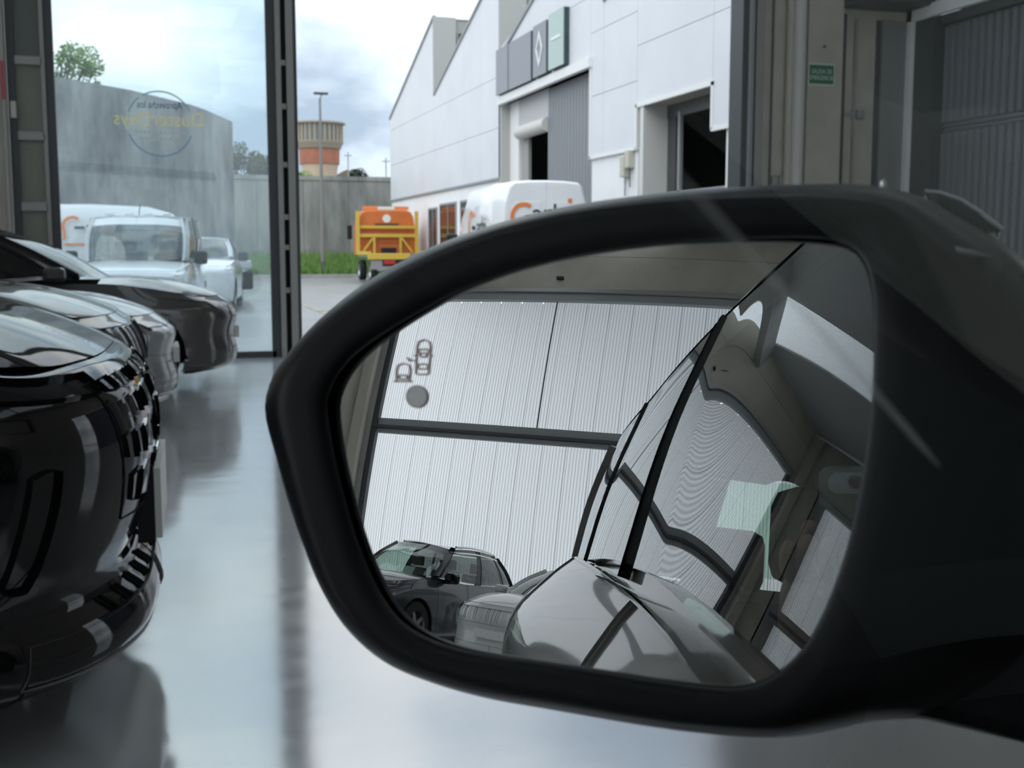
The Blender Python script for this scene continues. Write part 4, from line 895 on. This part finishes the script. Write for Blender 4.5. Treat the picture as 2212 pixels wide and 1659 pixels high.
# blind-spot symbol and indicator dot on the glass
def off(px, py, h=.0006):
    p = sph(px, py); return w2o(p + (p-SPH)/RM*h)
m_icon = mat('etched_symbol', (.9, .70, .66), .6)
def stroke(mb, pts, w=1.6):
    for (x0, y0), (x1, y1) in zip(pts[:-1], pts[1:]):
        l = math.hypot(x1-x0, y1-y0) or 1; nx, ny = -(y1-y0)/l*w, (x1-x0)/l*w
        mb.add([off(x0+nx, y0+ny), off(x1+nx, y1+ny), off(x1-nx, y1-ny), off(x0-nx, y0-ny)], [(0, 1, 2, 3)])
def caricon(cx, cy, s, half=False):
    k = MB(); Z = lambda l: [(cx+x*s-y*s*.06, cy+y*s) for x, y in l]
    if not half:
        stroke(k, Z([(-14, 36), (-15, -20), (-12, -32), (0, -37), (12, -32), (15, -20), (14, 36), (10, 38), (-10, 38), (-14, 36)]))
        stroke(k, Z([(-10, -8), (-12, -16), (12, -16), (10, -8), (-10, -8)])); stroke(k, Z([(-10, 16), (10, 16), (11, 26), (-11, 26), (-10, 16)])); stroke(k, Z([(-7, -8), (-7, 0), (7, 0), (7, -8)]))
        stroke(k, Z([(-15, -4), (-20, -2)])); stroke(k, Z([(15, -4), (20, -2)]))
    else:
        stroke(k, Z([(-14, 20), (-15, -6), (-12, -16), (0, -20), (12, -16), (15, -6), (14, 20)])); stroke(k, Z([(-10, 6), (10, 6), (8, 14), (-8, 14), (-10, 6)])); stroke(k, Z([(-20, 19), (20, 19)]))
    return k
caricon(915, 771, 1.0).build('blind_spot_symbol', m_icon, housing); caricon(872, 805, 1.0, True).build('blind_spot_symbol', m_icon, housing)
k = MB()
for q in range(3): stroke(k, [(880+q*7, 772+q*4), (886+q*7, 781-q*3+q*2)], 1.6)
k.build('blind_spot_symbol', m_icon, housing)
dv = [off(902, 857, .0008)] + [off(902+21*math.cos(2*math.pi*i/40), 857+22.5*math.sin(2*math.pi*i/40), .0008) for i in range(40)]
MB().add(dv, [(0, 1+i, 1+(i+1) % 40) for i in range(40)]).build('indicator_dot', mat('indicator_dot', (1.0, 1.0, .94), .5), housing)
rv = [[off(902+r*math.cos(2*math.pi*i/40), 857+r*1.07*math.sin(2*math.pi*i/40), .0009) for i in range(41)] for r in (20.5, 23)]
MB().grid(rv).build('indicator_ring', m_icon, housing)
# arm, glossy cap panel with modelled reflections, and crease on the housing
def plpoly(pts, h, d): return MB().prism([w2o(onpl(x, y, h)) for x, y in pts], tuple((OWI.to_3x3() @ Vector(GN))*d))
plpoly([(1850, 1470), (1880, 1552), (1935, 1554), (2000, 1562), (2100, 1585), (2212, 1612), (2300, 1625), (2460, 1500), (2420, 1250), (2250, 1270), (2080, 1340)], -.012, -.05).build('mirror_arm', m_mirh, housing, bevel=.006)
plpoly([(1985, 1480), (2050, 1500), (2170, 1330), (2300, 1250), (2260, 1225), (2110, 1300)], -.004, -.03).build('arm_crease', m_mirh, housing, bevel=.004)
ln = plpoly([(1995, 414), (2030, 417), (2075, 432), (2120, 460), (2166, 493), (2160, 503), (2115, 500), (2060, 474), (2010, 440)], -.035, -.02).build('cap_panel', m_lampd, housing, bevel=.001)  # glossy top of the housing cap, which mirrors the ribbed door
for i in range(9):
    x = 2025+i*15; y = 430+i*7.5; plpoly([(x, y-4), (x+5, y-2), (x+12, y+20), (x+7, y+20)], -.0335, -.003).build('cap_reflection_rib', m_black, housing)  # the ribbed door's reflection in the cap, modelled as dark ribs
MB().tube([w2o(onpl(x, y, -.034)) for x, y in ((1998, 412), (2030, 415), (2075, 430), (2120, 458), (2167, 494))], .0005, 6).build('cap_edge_glint', mat('pale_edge_glint', (.75, .76, .78), .4), housing)  # highlight along the cap edge, put in as a pale thin rod
MB().lathe([(0, .0), (.0012, .0), (.0012, .002), (0, .003)], 'z', w2o(onpl(1908, 404, -.03)), 10).build('rim_stud', m_chrome, housing)
MB().tube([w2o(onpl(x, y, h)) for x, y, h in ((2048, 528, -.002), (2070, 541, -.0), (2100, 548, .0), (2140, 556, -.002))], [.0006, .0011, .0012, .0004], 8).build('housing_highlight_strip', m_skid, housing, True)  # glint on the housing crease, modelled as a silvery strip
# reflection in the driver's window, painted as a pale see-through strip
m_str = bpy.data.materials.new('pane_reflection'); m_str.use_nodes = True; t_ = m_str.node_tree; t_.nodes.clear()
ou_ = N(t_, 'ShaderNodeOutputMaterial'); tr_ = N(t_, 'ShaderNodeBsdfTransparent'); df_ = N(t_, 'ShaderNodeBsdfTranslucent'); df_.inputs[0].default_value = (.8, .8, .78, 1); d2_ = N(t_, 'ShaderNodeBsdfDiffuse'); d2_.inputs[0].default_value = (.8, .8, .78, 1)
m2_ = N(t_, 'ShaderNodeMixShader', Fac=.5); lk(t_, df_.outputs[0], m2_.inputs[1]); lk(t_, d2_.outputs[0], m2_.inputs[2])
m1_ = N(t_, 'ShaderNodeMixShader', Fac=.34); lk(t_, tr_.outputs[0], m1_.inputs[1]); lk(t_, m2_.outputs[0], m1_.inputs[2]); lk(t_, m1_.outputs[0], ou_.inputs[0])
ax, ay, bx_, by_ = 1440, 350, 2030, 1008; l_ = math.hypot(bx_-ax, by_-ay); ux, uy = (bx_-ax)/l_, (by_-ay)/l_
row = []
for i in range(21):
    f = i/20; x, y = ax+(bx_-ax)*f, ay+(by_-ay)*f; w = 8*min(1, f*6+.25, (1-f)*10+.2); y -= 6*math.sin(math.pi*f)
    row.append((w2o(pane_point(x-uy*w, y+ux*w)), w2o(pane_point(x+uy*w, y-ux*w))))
MB().grid([[a for a, b in row], [b for a, b in row]]).build('window_reflection_streak', m_str, own, label='pale straight reflection streak drawn across the driver window')
# ------------------------------------------------------------------ phone and hand inside the car
m_phone = mat('dark_green_phone', (.03, .045, .045), .3, .2, .5, .6)
PM = np.stack([RT, UP, FW], 1)       # phone axes
def c2w(x, y, z): return CAM + RT*x + UP*y + FW*z
ph = thing('smartphone', 'dark smartphone with pill shaped lens bar behind the driver window, seen in the mirror', 'phone', tuple(c2w(0, 0, -.006)))
def pw(x, y, z): return tuple(np.array(c2w(x, y, z))-np.array(c2w(0, 0, -.006)))
def pslab(x0, x1, y0, y1, z0, z1, rad, n=6):
    pts = []
    for cx, cy, a0 in ((x1-rad, y1-rad, 0), (x0+rad, y1-rad, 90), (x0+rad, y0+rad, 180), (x1-rad, y0+rad, 270)):
        for i in range(n+1): a = math.radians(a0+90*i/n); pts.append(pw(cx+rad*math.cos(a), cy+rad*math.sin(a), z0))
    return MB().prism(pts, tuple(FW*(z1-z0)))
pslab(-.021, .138, -.062, .014, -.014, -.006, .009).build('phone_body', m_phone, ph)
lb = pslab(-.012, .034, -.0105, .0085, -.006, -.0042, .0085)
lb.build('lens_bar', mat('lens_bar_glass', (.22, .23, .24), .12, .8), ph)
for x in (.012, .026): MB().lathe([(0, .0), (.006, .0), (.006, .001), (0, .001)], 'z', (0, 0, 0), 20).build('lens', m_gloss, ph).matrix_local = Matrix.Translation(pw(x, 0, -.0040)) @ Matrix(((RT[0], UP[0], FW[0], 0), (RT[1], UP[1], FW[1], 0), (RT[2], UP[2], FW[2], 0), (0, 0, 0, 1)))
# hand: one skinned figure, fingers curl round the lower left corner of the phone
m_skin = mat('skin', (.26, .15, .10), .55, var=(.21, .12, .08), vscale=40)
pe = thing('person', "person's bare hand with dark sleeve gripping the phone, behind the driver window", 'person', tuple(c2w(-.03, -.35, -.12)))
po = np.array(c2w(-.03, -.35, -.12))
V_ = []; E2 = []; R2 = []
def jv(x, y, z, r): V_.append(tuple(np.array(c2w(x, y, z))-po)); R2.append(r); return len(V_)-1
w0 = jv(-.060, -.165, -.060, .024); w1 = jv(-.052, -.135, -.050, .023); pm = jv(-.044, -.105, -.038, .024); E2 += [(w0, w1), (w1, pm)]
for kx, ln_ in ((-.052, .8), (-.034, 1.05), (-.016, 1.0), (.002, .8)):
    a = jv(kx, -.086, -.028, .0095); b = jv(kx+.002, -.078, -.008, .0088); c = jv(kx+.005, -.066, .0035, .0082); d = jv(kx+.010, -.066+.018*ln_, .0042, .0072); E2 += [(pm, a), (a, b), (b, c), (c, d)]
a = jv(-.052, -.085, -.050, .011); b = jv(-.045, -.056, -.044, .0098); c = jv(-.036, -.034, -.034, .0082); E2 += [(pm, a), (a, b), (b, c)]
me = bpy.data.meshes.new('hand'); me.from_pydata(V_, E2, []); hd = bpy.data.objects.new('hand', me); COL.objects.link(hd); hd.parent = pe; me.materials.append(m_skin)
sk = hd.modifiers.new('skin', 'SKIN'); sk.use_smooth_shade = True; hd.modifiers.new('sub', 'SUBSURF').levels = 2; hd.modifiers['sub'].render_levels = 2
for i, r in enumerate(R2): me.skin_vertices[0].data[i].radius = (r, r)
me.skin_vertices[0].data[0].use_root = True
MB().tube([tuple(np.array(c2w(*q))-po) for q in ((-.060, -.155, -.058), (-.075, -.23, -.10), (-.10, -.33, -.16), (-.13, -.45, -.25))], [.034, .040, .046, .055], 16).build('sleeve', mat('dark_sleeve', (.02, .02, .024), .9), pe, True)
# ================================================================== CARS SEEN IN THE MIRROR
p_suv = paintmat('slate_suv_paint', (.035, .038, .042), .3)
PS = dict(L=4.6, hw=.93, wz=.36, wr=.36, wheels=[(-.92, .41), (-3.62, .41)], xcowl=-1.2, zcowl=1.08, zb=1.04, hoodarch=.05,
  lv=[(.18, -.26, .82, .34, .25), (.26, -.05, .89, .46, .06), (.42, .0, .905, .50, .0), (.60, -.03, .91, .48, .0), (.76, .0, .915, .50, .0), ((.86, .90, .92, .94), -.05, .90, .52, .04), ((.95, 1.05, 1.05, 1.08), -.16, .86, .60, .10)])
PS['gh'] = std_gh(4.6, .93, -1.15, -2.0, 1.07, 1.05, 1.12, 1.62, wr=.70)
hdS = math.radians(90-31)
mpos = np.array([-.9063, -.4226])*10.5 + np.array([.1, .4])
hv = np.array([math.cos(hdS), math.sin(hdS)]); rv_ = np.array([hv[1], -hv[0]])
nose = mpos + hv*1.55 - rv_*.95
suv = thing('grey_suv', 'dark slate SUV with roof rails reflected in the door mirror', 'car', (nose[0], nose[1], 0), hdS)
SS = carbody(PS, suv, p_suv); hoodmesh(SS, PS, suv, p_suv); greenhouse(PS, suv, p_suv, glassmat('suv_glass', (.55, .66, .60), f0=.08), glassmat('suv_rear_glass', (.16, .17, .17), f0=.08)); interior(PS, suv)
GS_ = glasssurf(PS)
for s in (1, -1):
    patch(SS, [(4.25, 1.4), (5.03, 1.4), (5.03, 5.95), (4.25, 5.95)], 14, 16, .005, .008, s).build('front_door', p_suv, suv, True)
    patch(SS, [(5.06, 1.4), (5.5, 1.4), (5.95, 5.95), (5.06, 5.95)], 14, 16, .005, .008, s).build('rear_door', p_suv, suv, True)
    for u0 in (4.82, 5.7): patch(SS, [(u0, 4.75), (u0+.14, 4.78), (u0+.14, 5.0), (u0, 4.97)], 4, 2, .035, .015, s).build('door_handle', m_skid, suv, True)
    pts = [tuple(GS_(np.array([u]), np.array([1.98]))[0]*np.array([1, s, 1]) + np.array([0, -s*.05, .05])) for u in np.linspace(2.3, 4.9, 12)]
    MB().tube(pts, .018, 8).build('roof_rail', m_chrome, suv, True)
    ln_ = [tuple(GS_(np.array([u]), np.array([1.80]))[0]*np.array([1, s, 1])*np.array([1, 1.01, 1])) for u in np.linspace(1.95, 5.0, 24)]
    MB().tube(ln_, .010, 6).build('window_chrome', m_chrome, suv, True)
    y0, y1 = sorted((s*.94, s*1.14)); mm = MB().box(-1.72, -1.50, y0, y1, 1.03, 1.20).build('door_mirror', m_gloss, suv, bevel=.05)
    y0, y1 = sorted((s*.86, s*.97)); MB().box(-1.66, -1.58, y0, y1, 1.02, 1.07).build('mirror_foot', m_gloss, mm)
    patch(SS, [(1.8, 4.75), (3.3, 4.95), (3.3, 5.5), (1.9, 5.45)], 12, 4, .008, .02, s).build('headlight', m_lampd, suv, True)
    patch(SS, [(0, 3.2), (1.7, 3.3), (1.75, 5.2), (0, 5.2)], 8, 6, .006, .01, s).build('grille', m_dark, suv, True)
    patch(SS, [(2.3, .3), (4.15, .3), (4.15, 1.3), (2.3, 1.3)], 12, 3, .01, .012, s).build('lower_cladding', m_black, suv, True)
MB().add([(-1.36, -.38, 1.075), (-1.36, -.16, 1.075), (-1.46, -.16, 1.20), (-1.46, -.38, 1.20)], [(0, 1, 2, 3)]).build('price_sheet', m_plate, suv)
# white hatchback whose nose peeps out beside the own car's haunch
wn_ = np.array([-.872, -.490])*8.6 + np.array([.1, .4])
wc, WS_, WP = gencar('white hatchback, only its nose showing beside the grey haunch in the mirror', (wn_[0], wn_[1]), 66, paintmat('white_car_paint', (.62, .62, .60), .05), 1, 1.0, None, front_c, L=4.2, name='white_hatchback')
# ================================================================== VEHICLES OUTSIDE
m_wp = mat('white_van_paint', (.80, .81, .83), .3, 0, .5, .6); m_orange = mat('logo_orange', (.80, .22, .05), .5); m_navy = mat('logo_dark', (.02, .025, .035), .5)
def section_loft(root, name, sts, m):
    """sts: (x, list of (y,z) half-section bottom->top centre); mirrored"""
    rows = []
    for x, hs in sts:
        rows.append([(x, y, z) for y, z in hs] + [(x, -y, z) for y, z in hs[::-1]])
    n = len(rows[0]); mb = MB().grid(rows)
    mb.add(rows[0], [tuple(range(n))]); mb.add(rows[-1], [tuple(range(n))]); o = mb.build(name, m, root); sm(o, 35); return o
# white panel van, rear towards us (local x forward = away)
vn = thing('white_panel_van', 'white high roof panel van with orange and black lettering, rear doors facing us', 'van', (8.15, 24.0, 0), math.radians(87.5))
def vsec(w, zt, wt): return [(w*.93, .35), (w, .5), (w, .5+(zt-.5)*.28), (w*.985, .5+(zt-.5)*.52), (w*.94, .5+(zt-.5)*.78), (wt, zt-.12), (wt-.10, zt-.03), (wt*.5, zt), (0, zt+.01)]
section_loft(vn, 'body', [(0, vsec(.96, 2.70, .80)), (.06, vsec(.99, 2.74, .84)), (1.5, vsec(1.0, 2.76, .85)), (3.9, vsec(1.0, 2.72, .85)), (4.5, vsec(.98, 2.3, .75)), (5.0, vsec(.96, 1.5, .78)), (5.8, vsec(.9, 1.15, .7))], m_wp)
for s in (1, -1):
    dl = MB().prism([(-.012, s*.012, .5), (-.012, s*.94, .5), (-.012, s*.955, 1.5), (-.012, s*.80, 2.55), (-.012, s*.70, 2.66), (-.012, s*.012, 2.68)], (.02, 0, 0)).build('rear_door', m_wp, vn)
    MB().prism([(-.02, s*.12, 1.3), (-.02, s*.80, 1.3), (-.02, s*.78, 2.1), (-.02, s*.68, 2.28), (-.02, s*.12, 2.30)], (.012, 0, 0)).build('door_pressing', m_wp, dl, bevel=.006)
    MB().box(-.03, .0, min(s*.86, s*.97), max(s*.86, s*.97), .9, 1.7).build('tail_lamp', m_red, vn)
    wheel(vn, .95, s*.86, .34, side=s); wheel(vn, 4.6, s*.86, .34, side=s)
    y0, y1 = sorted((s*1.02, s*1.30)); MB().box(4.35, 4.5, y0, y1, 1.25, 1.65).build('door_mirror', m_black, vn, bevel=.04)
MB().box(-.05, .02, -.9, .9, .38, .52).build('rear_bumper', m_black, vn)
def gicon(root, o, xd, zd, s):
    """open orange G arc with a black bar, as on the van's lettering"""
    X = np.array(xd); Z = np.array(zd); Nn = np.cross(X, Z)*.004; O_ = np.array(o); mb = MB(); a = []
    for i in range(25):
        an = math.radians(55+i*6.2); a.append((O_+Nn*1+X*s*(.5*math.cos(an))+Z*s*(.5*math.sin(an)), O_+Nn+X*s*(.36*math.cos(an))+Z*s*(.36*math.sin(an))))
    e0, e1 = a[-1]; a.append((e0-Z*s*.42, e1-Z*s*.42))
    mb.grid([[p for p, q in a], [q for p, q in a]]); mb.build('lettering', m_orange, root)
    MB().add([O_+Nn+X*s*.05-Z*s*.10, O_+Nn+X*s*.5-Z*s*.10, O_+Nn+X*s*.5+Z*s*.02, O_+Nn+X*s*.05+Z*s*.02], [(0, 1, 2, 3)]).build('lettering', m_navy, root)
# rear: reading direction on screen is local -y
gicon(vn, (-.035, .50, 1.97), (0, -1, 0), (0, 0, 1), .60)
placetext('lettering', 'arb', .56, m_navy, vn, (-.036, -.05, 2.03), (0, -1, 0), (0, 0, 1), .004); placetext('lettering', '\u0131', .56, m_navy, vn, (-.036, -.54, 2.03), (0, -1, 0), (0, 0, 1), .004)
MB().box(-.038, -.034, -.585, -.495, 2.27, 2.36).build('lettering', m_orange, vn)
gicon(vn, (2.9, 1.0, 1.80), (-1, 0, 0), (0, 0, 1), .75); placetext('lettering', 'arbi', .6, m_navy, vn, (1.9, 1.0, 1.78), (-1, 0, 0), (0, 0, 1), .004)
# large van seen side-on through the glazed door (nose to the right)
v2 = thing('grey_white_van', 'large white van side on with orange and black lettering, seen through the glass', 'van', (2.2, 29.6, 0), math.radians(0))
sts = [(-5.5, vsec(.95, 2.25, .80)), (-5.4, vsec(.98, 2.3, .84)), (-3.6, vsec(1.0, 2.33, .85)), (-2.3, vsec(1.0, 2.28, .84)), (-1.75, vsec(.99, 2.12, .80)), (-1.15, vsec(.98, 1.62, .78)), (-.85, vsec(.97, 1.36, .78)), (-.25, vsec(.93, 1.2, .72)), (0, vsec(.85, .95, .66))]
m_wp2 = mat('pale_grey_van_paint', (.62, .64, .66), .3, 0, .5, .6)
section_loft(v2, 'body', sts, m_wp2)
for s in (1, -1):
    MB().prism([(-2.25, s*1.0, 1.28), (-1.05, s*.99, 1.25), (-1.35, s*.95, 1.62), (-1.85, s*.89, 1.98), (-2.25, s*.88, 2.05)], (0, s*.015, 0)).build('side_window', m_glass_dark, v2)
    y0, y1 = sorted((s*1.0, s*1.22)); MB().box(-1.3, -1.12, y0, y1, 1.2, 1.5).build('door_mirror', m_black, v2, bevel=.03)
    wheel(v2, -.85, s*.87, .34, side=s); wheel(v2, -4.4, s*.87, .34, side=s)
    MB().box(-.22, .05, min(s*.5, s*.9), max(s*.5, s*.9), .78, 1.0).build('headlight', m_lamp, v2, bevel=.03)
MB().box(-.5, .08, -.9, .9, .3, .75).build('front_bumper', m_black, v2, bevel=.05)
gicon(v2, (-3.95, -1.012, 1.78), (1, 0, 0), (0, 0, 1), .50); placetext('lettering', 'arb', .46, m_navy, v2, (-3.37, -1.012, 1.76), (1, 0, 0), (0, 0, 1), .004)
MB().box(-4.15, -2.9, -1.012, -1.008, 1.36, 1.40).build('lettering', m_orange, v2)
# compact white van facing us, parked just outside the glass
cvn = thing('compact_white_van', 'small white van facing the glass door, roof bars and big windshield', 'van', (-.42, 18.3, 0), math.radians(-97))
PV = dict(L=4.3, hw=.88, wz=.33, wr=.33, wheels=[(-.85, .38), (-3.5, .38)], xcowl=-.95, zcowl=1.08, zb=1.02, hoodarch=.03,
  lv=[(.18, -.2, .80, .30, .1), (.26, -.03, .85, .36, .0), (.45, .0, .87, .40, .0), (.68, -.02, .88, .40, .0), (.85, -.05, .875, .42, .0), ((.93, 1.04, 1.04, 1.06), -.16, .84, .5, .02)])
PV['gh'] = std_gh(4.3, .88, -.9, -1.45, 1.07, 1.04, 1.08, 1.80, wr=.84, xre=-4.2, xrt=-4.1, wsv=1.62)
p_wv = paintmat('white_compact_paint', (.74, .77, .79), 0, .3)
SV = carbody(PV, cvn, p_wv); hoodmesh(SV, PV, cvn, p_wv, .03); greenhouse(PV, cvn, p_wv, glassmat('van_glass', (.35, .42, .42), f0=.10)); interior(PV, cvn)
for s in (1, -1):
    patch(SV, [(1.8, 4.05), (3.1, 4.2), (3.2, 4.85), (2.0, 4.8)], 10, 4, .01, .02, s).build('headlight', m_lamp, cvn, True)
    patch(SV, [(0, 3.5), (1.7, 3.5), (1.75, 4.5), (0, 4.5)], 8, 4, .006, .01, s).build('grille', m_black, cvn, True)
    patch(SV, [(0, 1.6), (1.9, 1.6), (1.9, 2.5), (0, 2.5)], 8, 4, .006, .01, s).build('lower_intake', m_black, cvn, True)
    y0, y1 = sorted((s*.90, s*1.10)); MB().box(-1.35, -1.2, y0, y1, 1.02, 1.24).build('door_mirror', m_black, cvn, bevel=.04)
MB().tube([(-1.75, 0, 1.82), (-1.9, 0, 2.0)], .008, 6).build('aerial', m_black, cvn)
for y in (-.45, -.15, .15, .45): MB().box(-1.9, -1.55, y-.05, y+.05, 1.80, 1.84).build('roof_bump', p_wv, cvn, bevel=.01)
cv2 = thing('white_estate_car', 'white car parked right behind the small van by the glass', 'car', (.62, 23.6, 0), math.radians(-97))
PV2 = dict(PV); S2 = carbody(PV2, cv2, p_wv); hoodmesh(S2, PV2, cv2, p_wv, .03); PV2['gh'] = std_gh(4.3, .88, -.9, -1.7, 1.07, 1.04, 1.08, 1.50, wr=.74); greenhouse(PV2, cv2, p_wv, m_glass_dark)
for s in (1, -1):
    patch(S2, [(1.8, 4.05), (3.1, 4.2), (3.2, 4.85), (2.0, 4.8)], 10, 4, .01, .02, s).build('headlight', m_lamp, cv2, True)
    y0, y1 = sorted((s*.90, s*1.10)); MB().box(-1.35, -1.2, y0, y1, 1.02, 1.22).build('door_mirror', m_black, cv2, bevel=.04)
# orange tow truck seen from behind
tk = thing('tow_truck', 'orange tow truck with yellow bed frame seen from behind', 'truck', (9.2, 44.5, 0), math.radians(88))
m_or = mat('truck_orange', (.62, .17, .035), .45, var=(.55, .14, .03), vscale=2); m_ye = mat('truck_yellow', (.62, .42, .06), .5); m_grey = mat('truck_grey', (.28, .27, .28), .5)
def cabsec(w, z): return [(w, 1.05), (w, 1.6), (w*.99, 2.2), (w*.95, z-.28), (w*.86, z-.08), (w*.7, z), (0, z+.01)]
section_loft(tk, 'cab', [(3.6, cabsec(1.18, 2.85)), (3.65, cabsec(1.2, 2.9)), (4.6, cabsec(1.2, 2.9)), (5.3, cabsec(1.15, 2.3)), (5.4, cabsec(1.1, 1.7))], m_or)
for z in (1.55, 1.85, 2.05): MB().box(3.56, 3.6, -1.05, 1.05, z, z+.03).build('cab_rib', m_or, tk)
MB().box(3.7, 3.95, -.95, -.35, 2.92, 3.06).build('light_bar', mat('beacon_orange', (.9, .25, .06), .4), tk); MB().box(3.7, 3.95, -.35, .35, 2.92, 3.05).build('light_bar', m_plate, tk); MB().box(3.7, 3.95, .35, .95, 2.92, 3.06).build('light_bar', mat('beacon_orange', (.9, .25, .06), .4), tk)
MB().lathe([(0, 0), (.17, 0), (.17, .012), (0, .012)], 'x', (3.58, 0, 2.55), 24).build('cab_emblem', m_plate, tk); MB().box(3.575, 3.59, -.5, .5, 2.28, 2.34).build('cab_lettering', m_navy, tk)
MB().box(0, 3.5, -1.25, 1.25, .98, 1.10).build('bed', m_grey, tk); MB().box(-.05, .3, -.35, 1.28, .88, 1.12).build('bed_ramp', m_ye, tk, bevel=.02)
for s in (1, -1):
    MB().box(0, 3.5, min(s*1.18, s*1.30), max(s*1.18, s*1.30), 1.06, 1.20).build('side_rail', m_ye, tk)
    MB().box(3.35, 3.5, min(s*1.16, s*1.30), max(s*1.16, s*1.30), 1.1, 2.85).build('headboard_post', m_ye, tk)
    MB().prism([(3.42, s*1.1, 1.15), (3.42, s*1.0, 1.15), (3.42, s*.55, 1.75), (3.42, s*.65, 1.75)], (.05, 0, 0)).build('brace', m_ye, tk); MB().box(3.42, 3.48, min(s*.5, s*.6), max(s*.5, s*.6), 1.1, 1.8).build('headboard_upright', m_ye, tk)
    for x in (.7, 3.9): wheel(tk, x, s*1.0, .42, .28, s)
    MB().box(.1, .9, min(s*.78, s*1.22), max(s*.78, s*1.22), .86, .92).build('mudguard', m_black, tk); MB().box(.0, .06, min(s*.75, s*1.2), max(s*.75, s*1.2), .5, .85).build('mud_flap', m_grey, tk)
    MB().box(-.06, .0, min(s*.25, s*.7), max(s*.25, s*.7), .70, .86).build('tail_lamp', m_red, tk)
    y0, y1 = sorted((s*1.3, s*1.5)); MB().box(4.7, 4.85, y0, y1, 1.7, 2.3).build('door_mirror', m_black, tk, bevel=.03)
MB().box(3.42, 3.5, -1.2, 1.2, 1.78, 1.92).build('headboard_bar', m_ye, tk); MB().box(3.42, 3.5, -1.2, 1.2, 2.14, 2.26).build('headboard_bar', m_ye, tk)
MB().box(-.02, .06, -.95, .95, .45, .62).build('rear_bumper', m_grey, tk); MB().box(.0, 4.8, -.4, .4, .6, .98).build('chassis', m_dark, tk); MB().box(-.03, .0, -.28, .28, .52, .66).build('number_plate', m_plate, tk)
MB().box(2.9, 3.3, -.3, .3, 1.1, 1.35).build('winch', m_black, tk, bevel=.03)
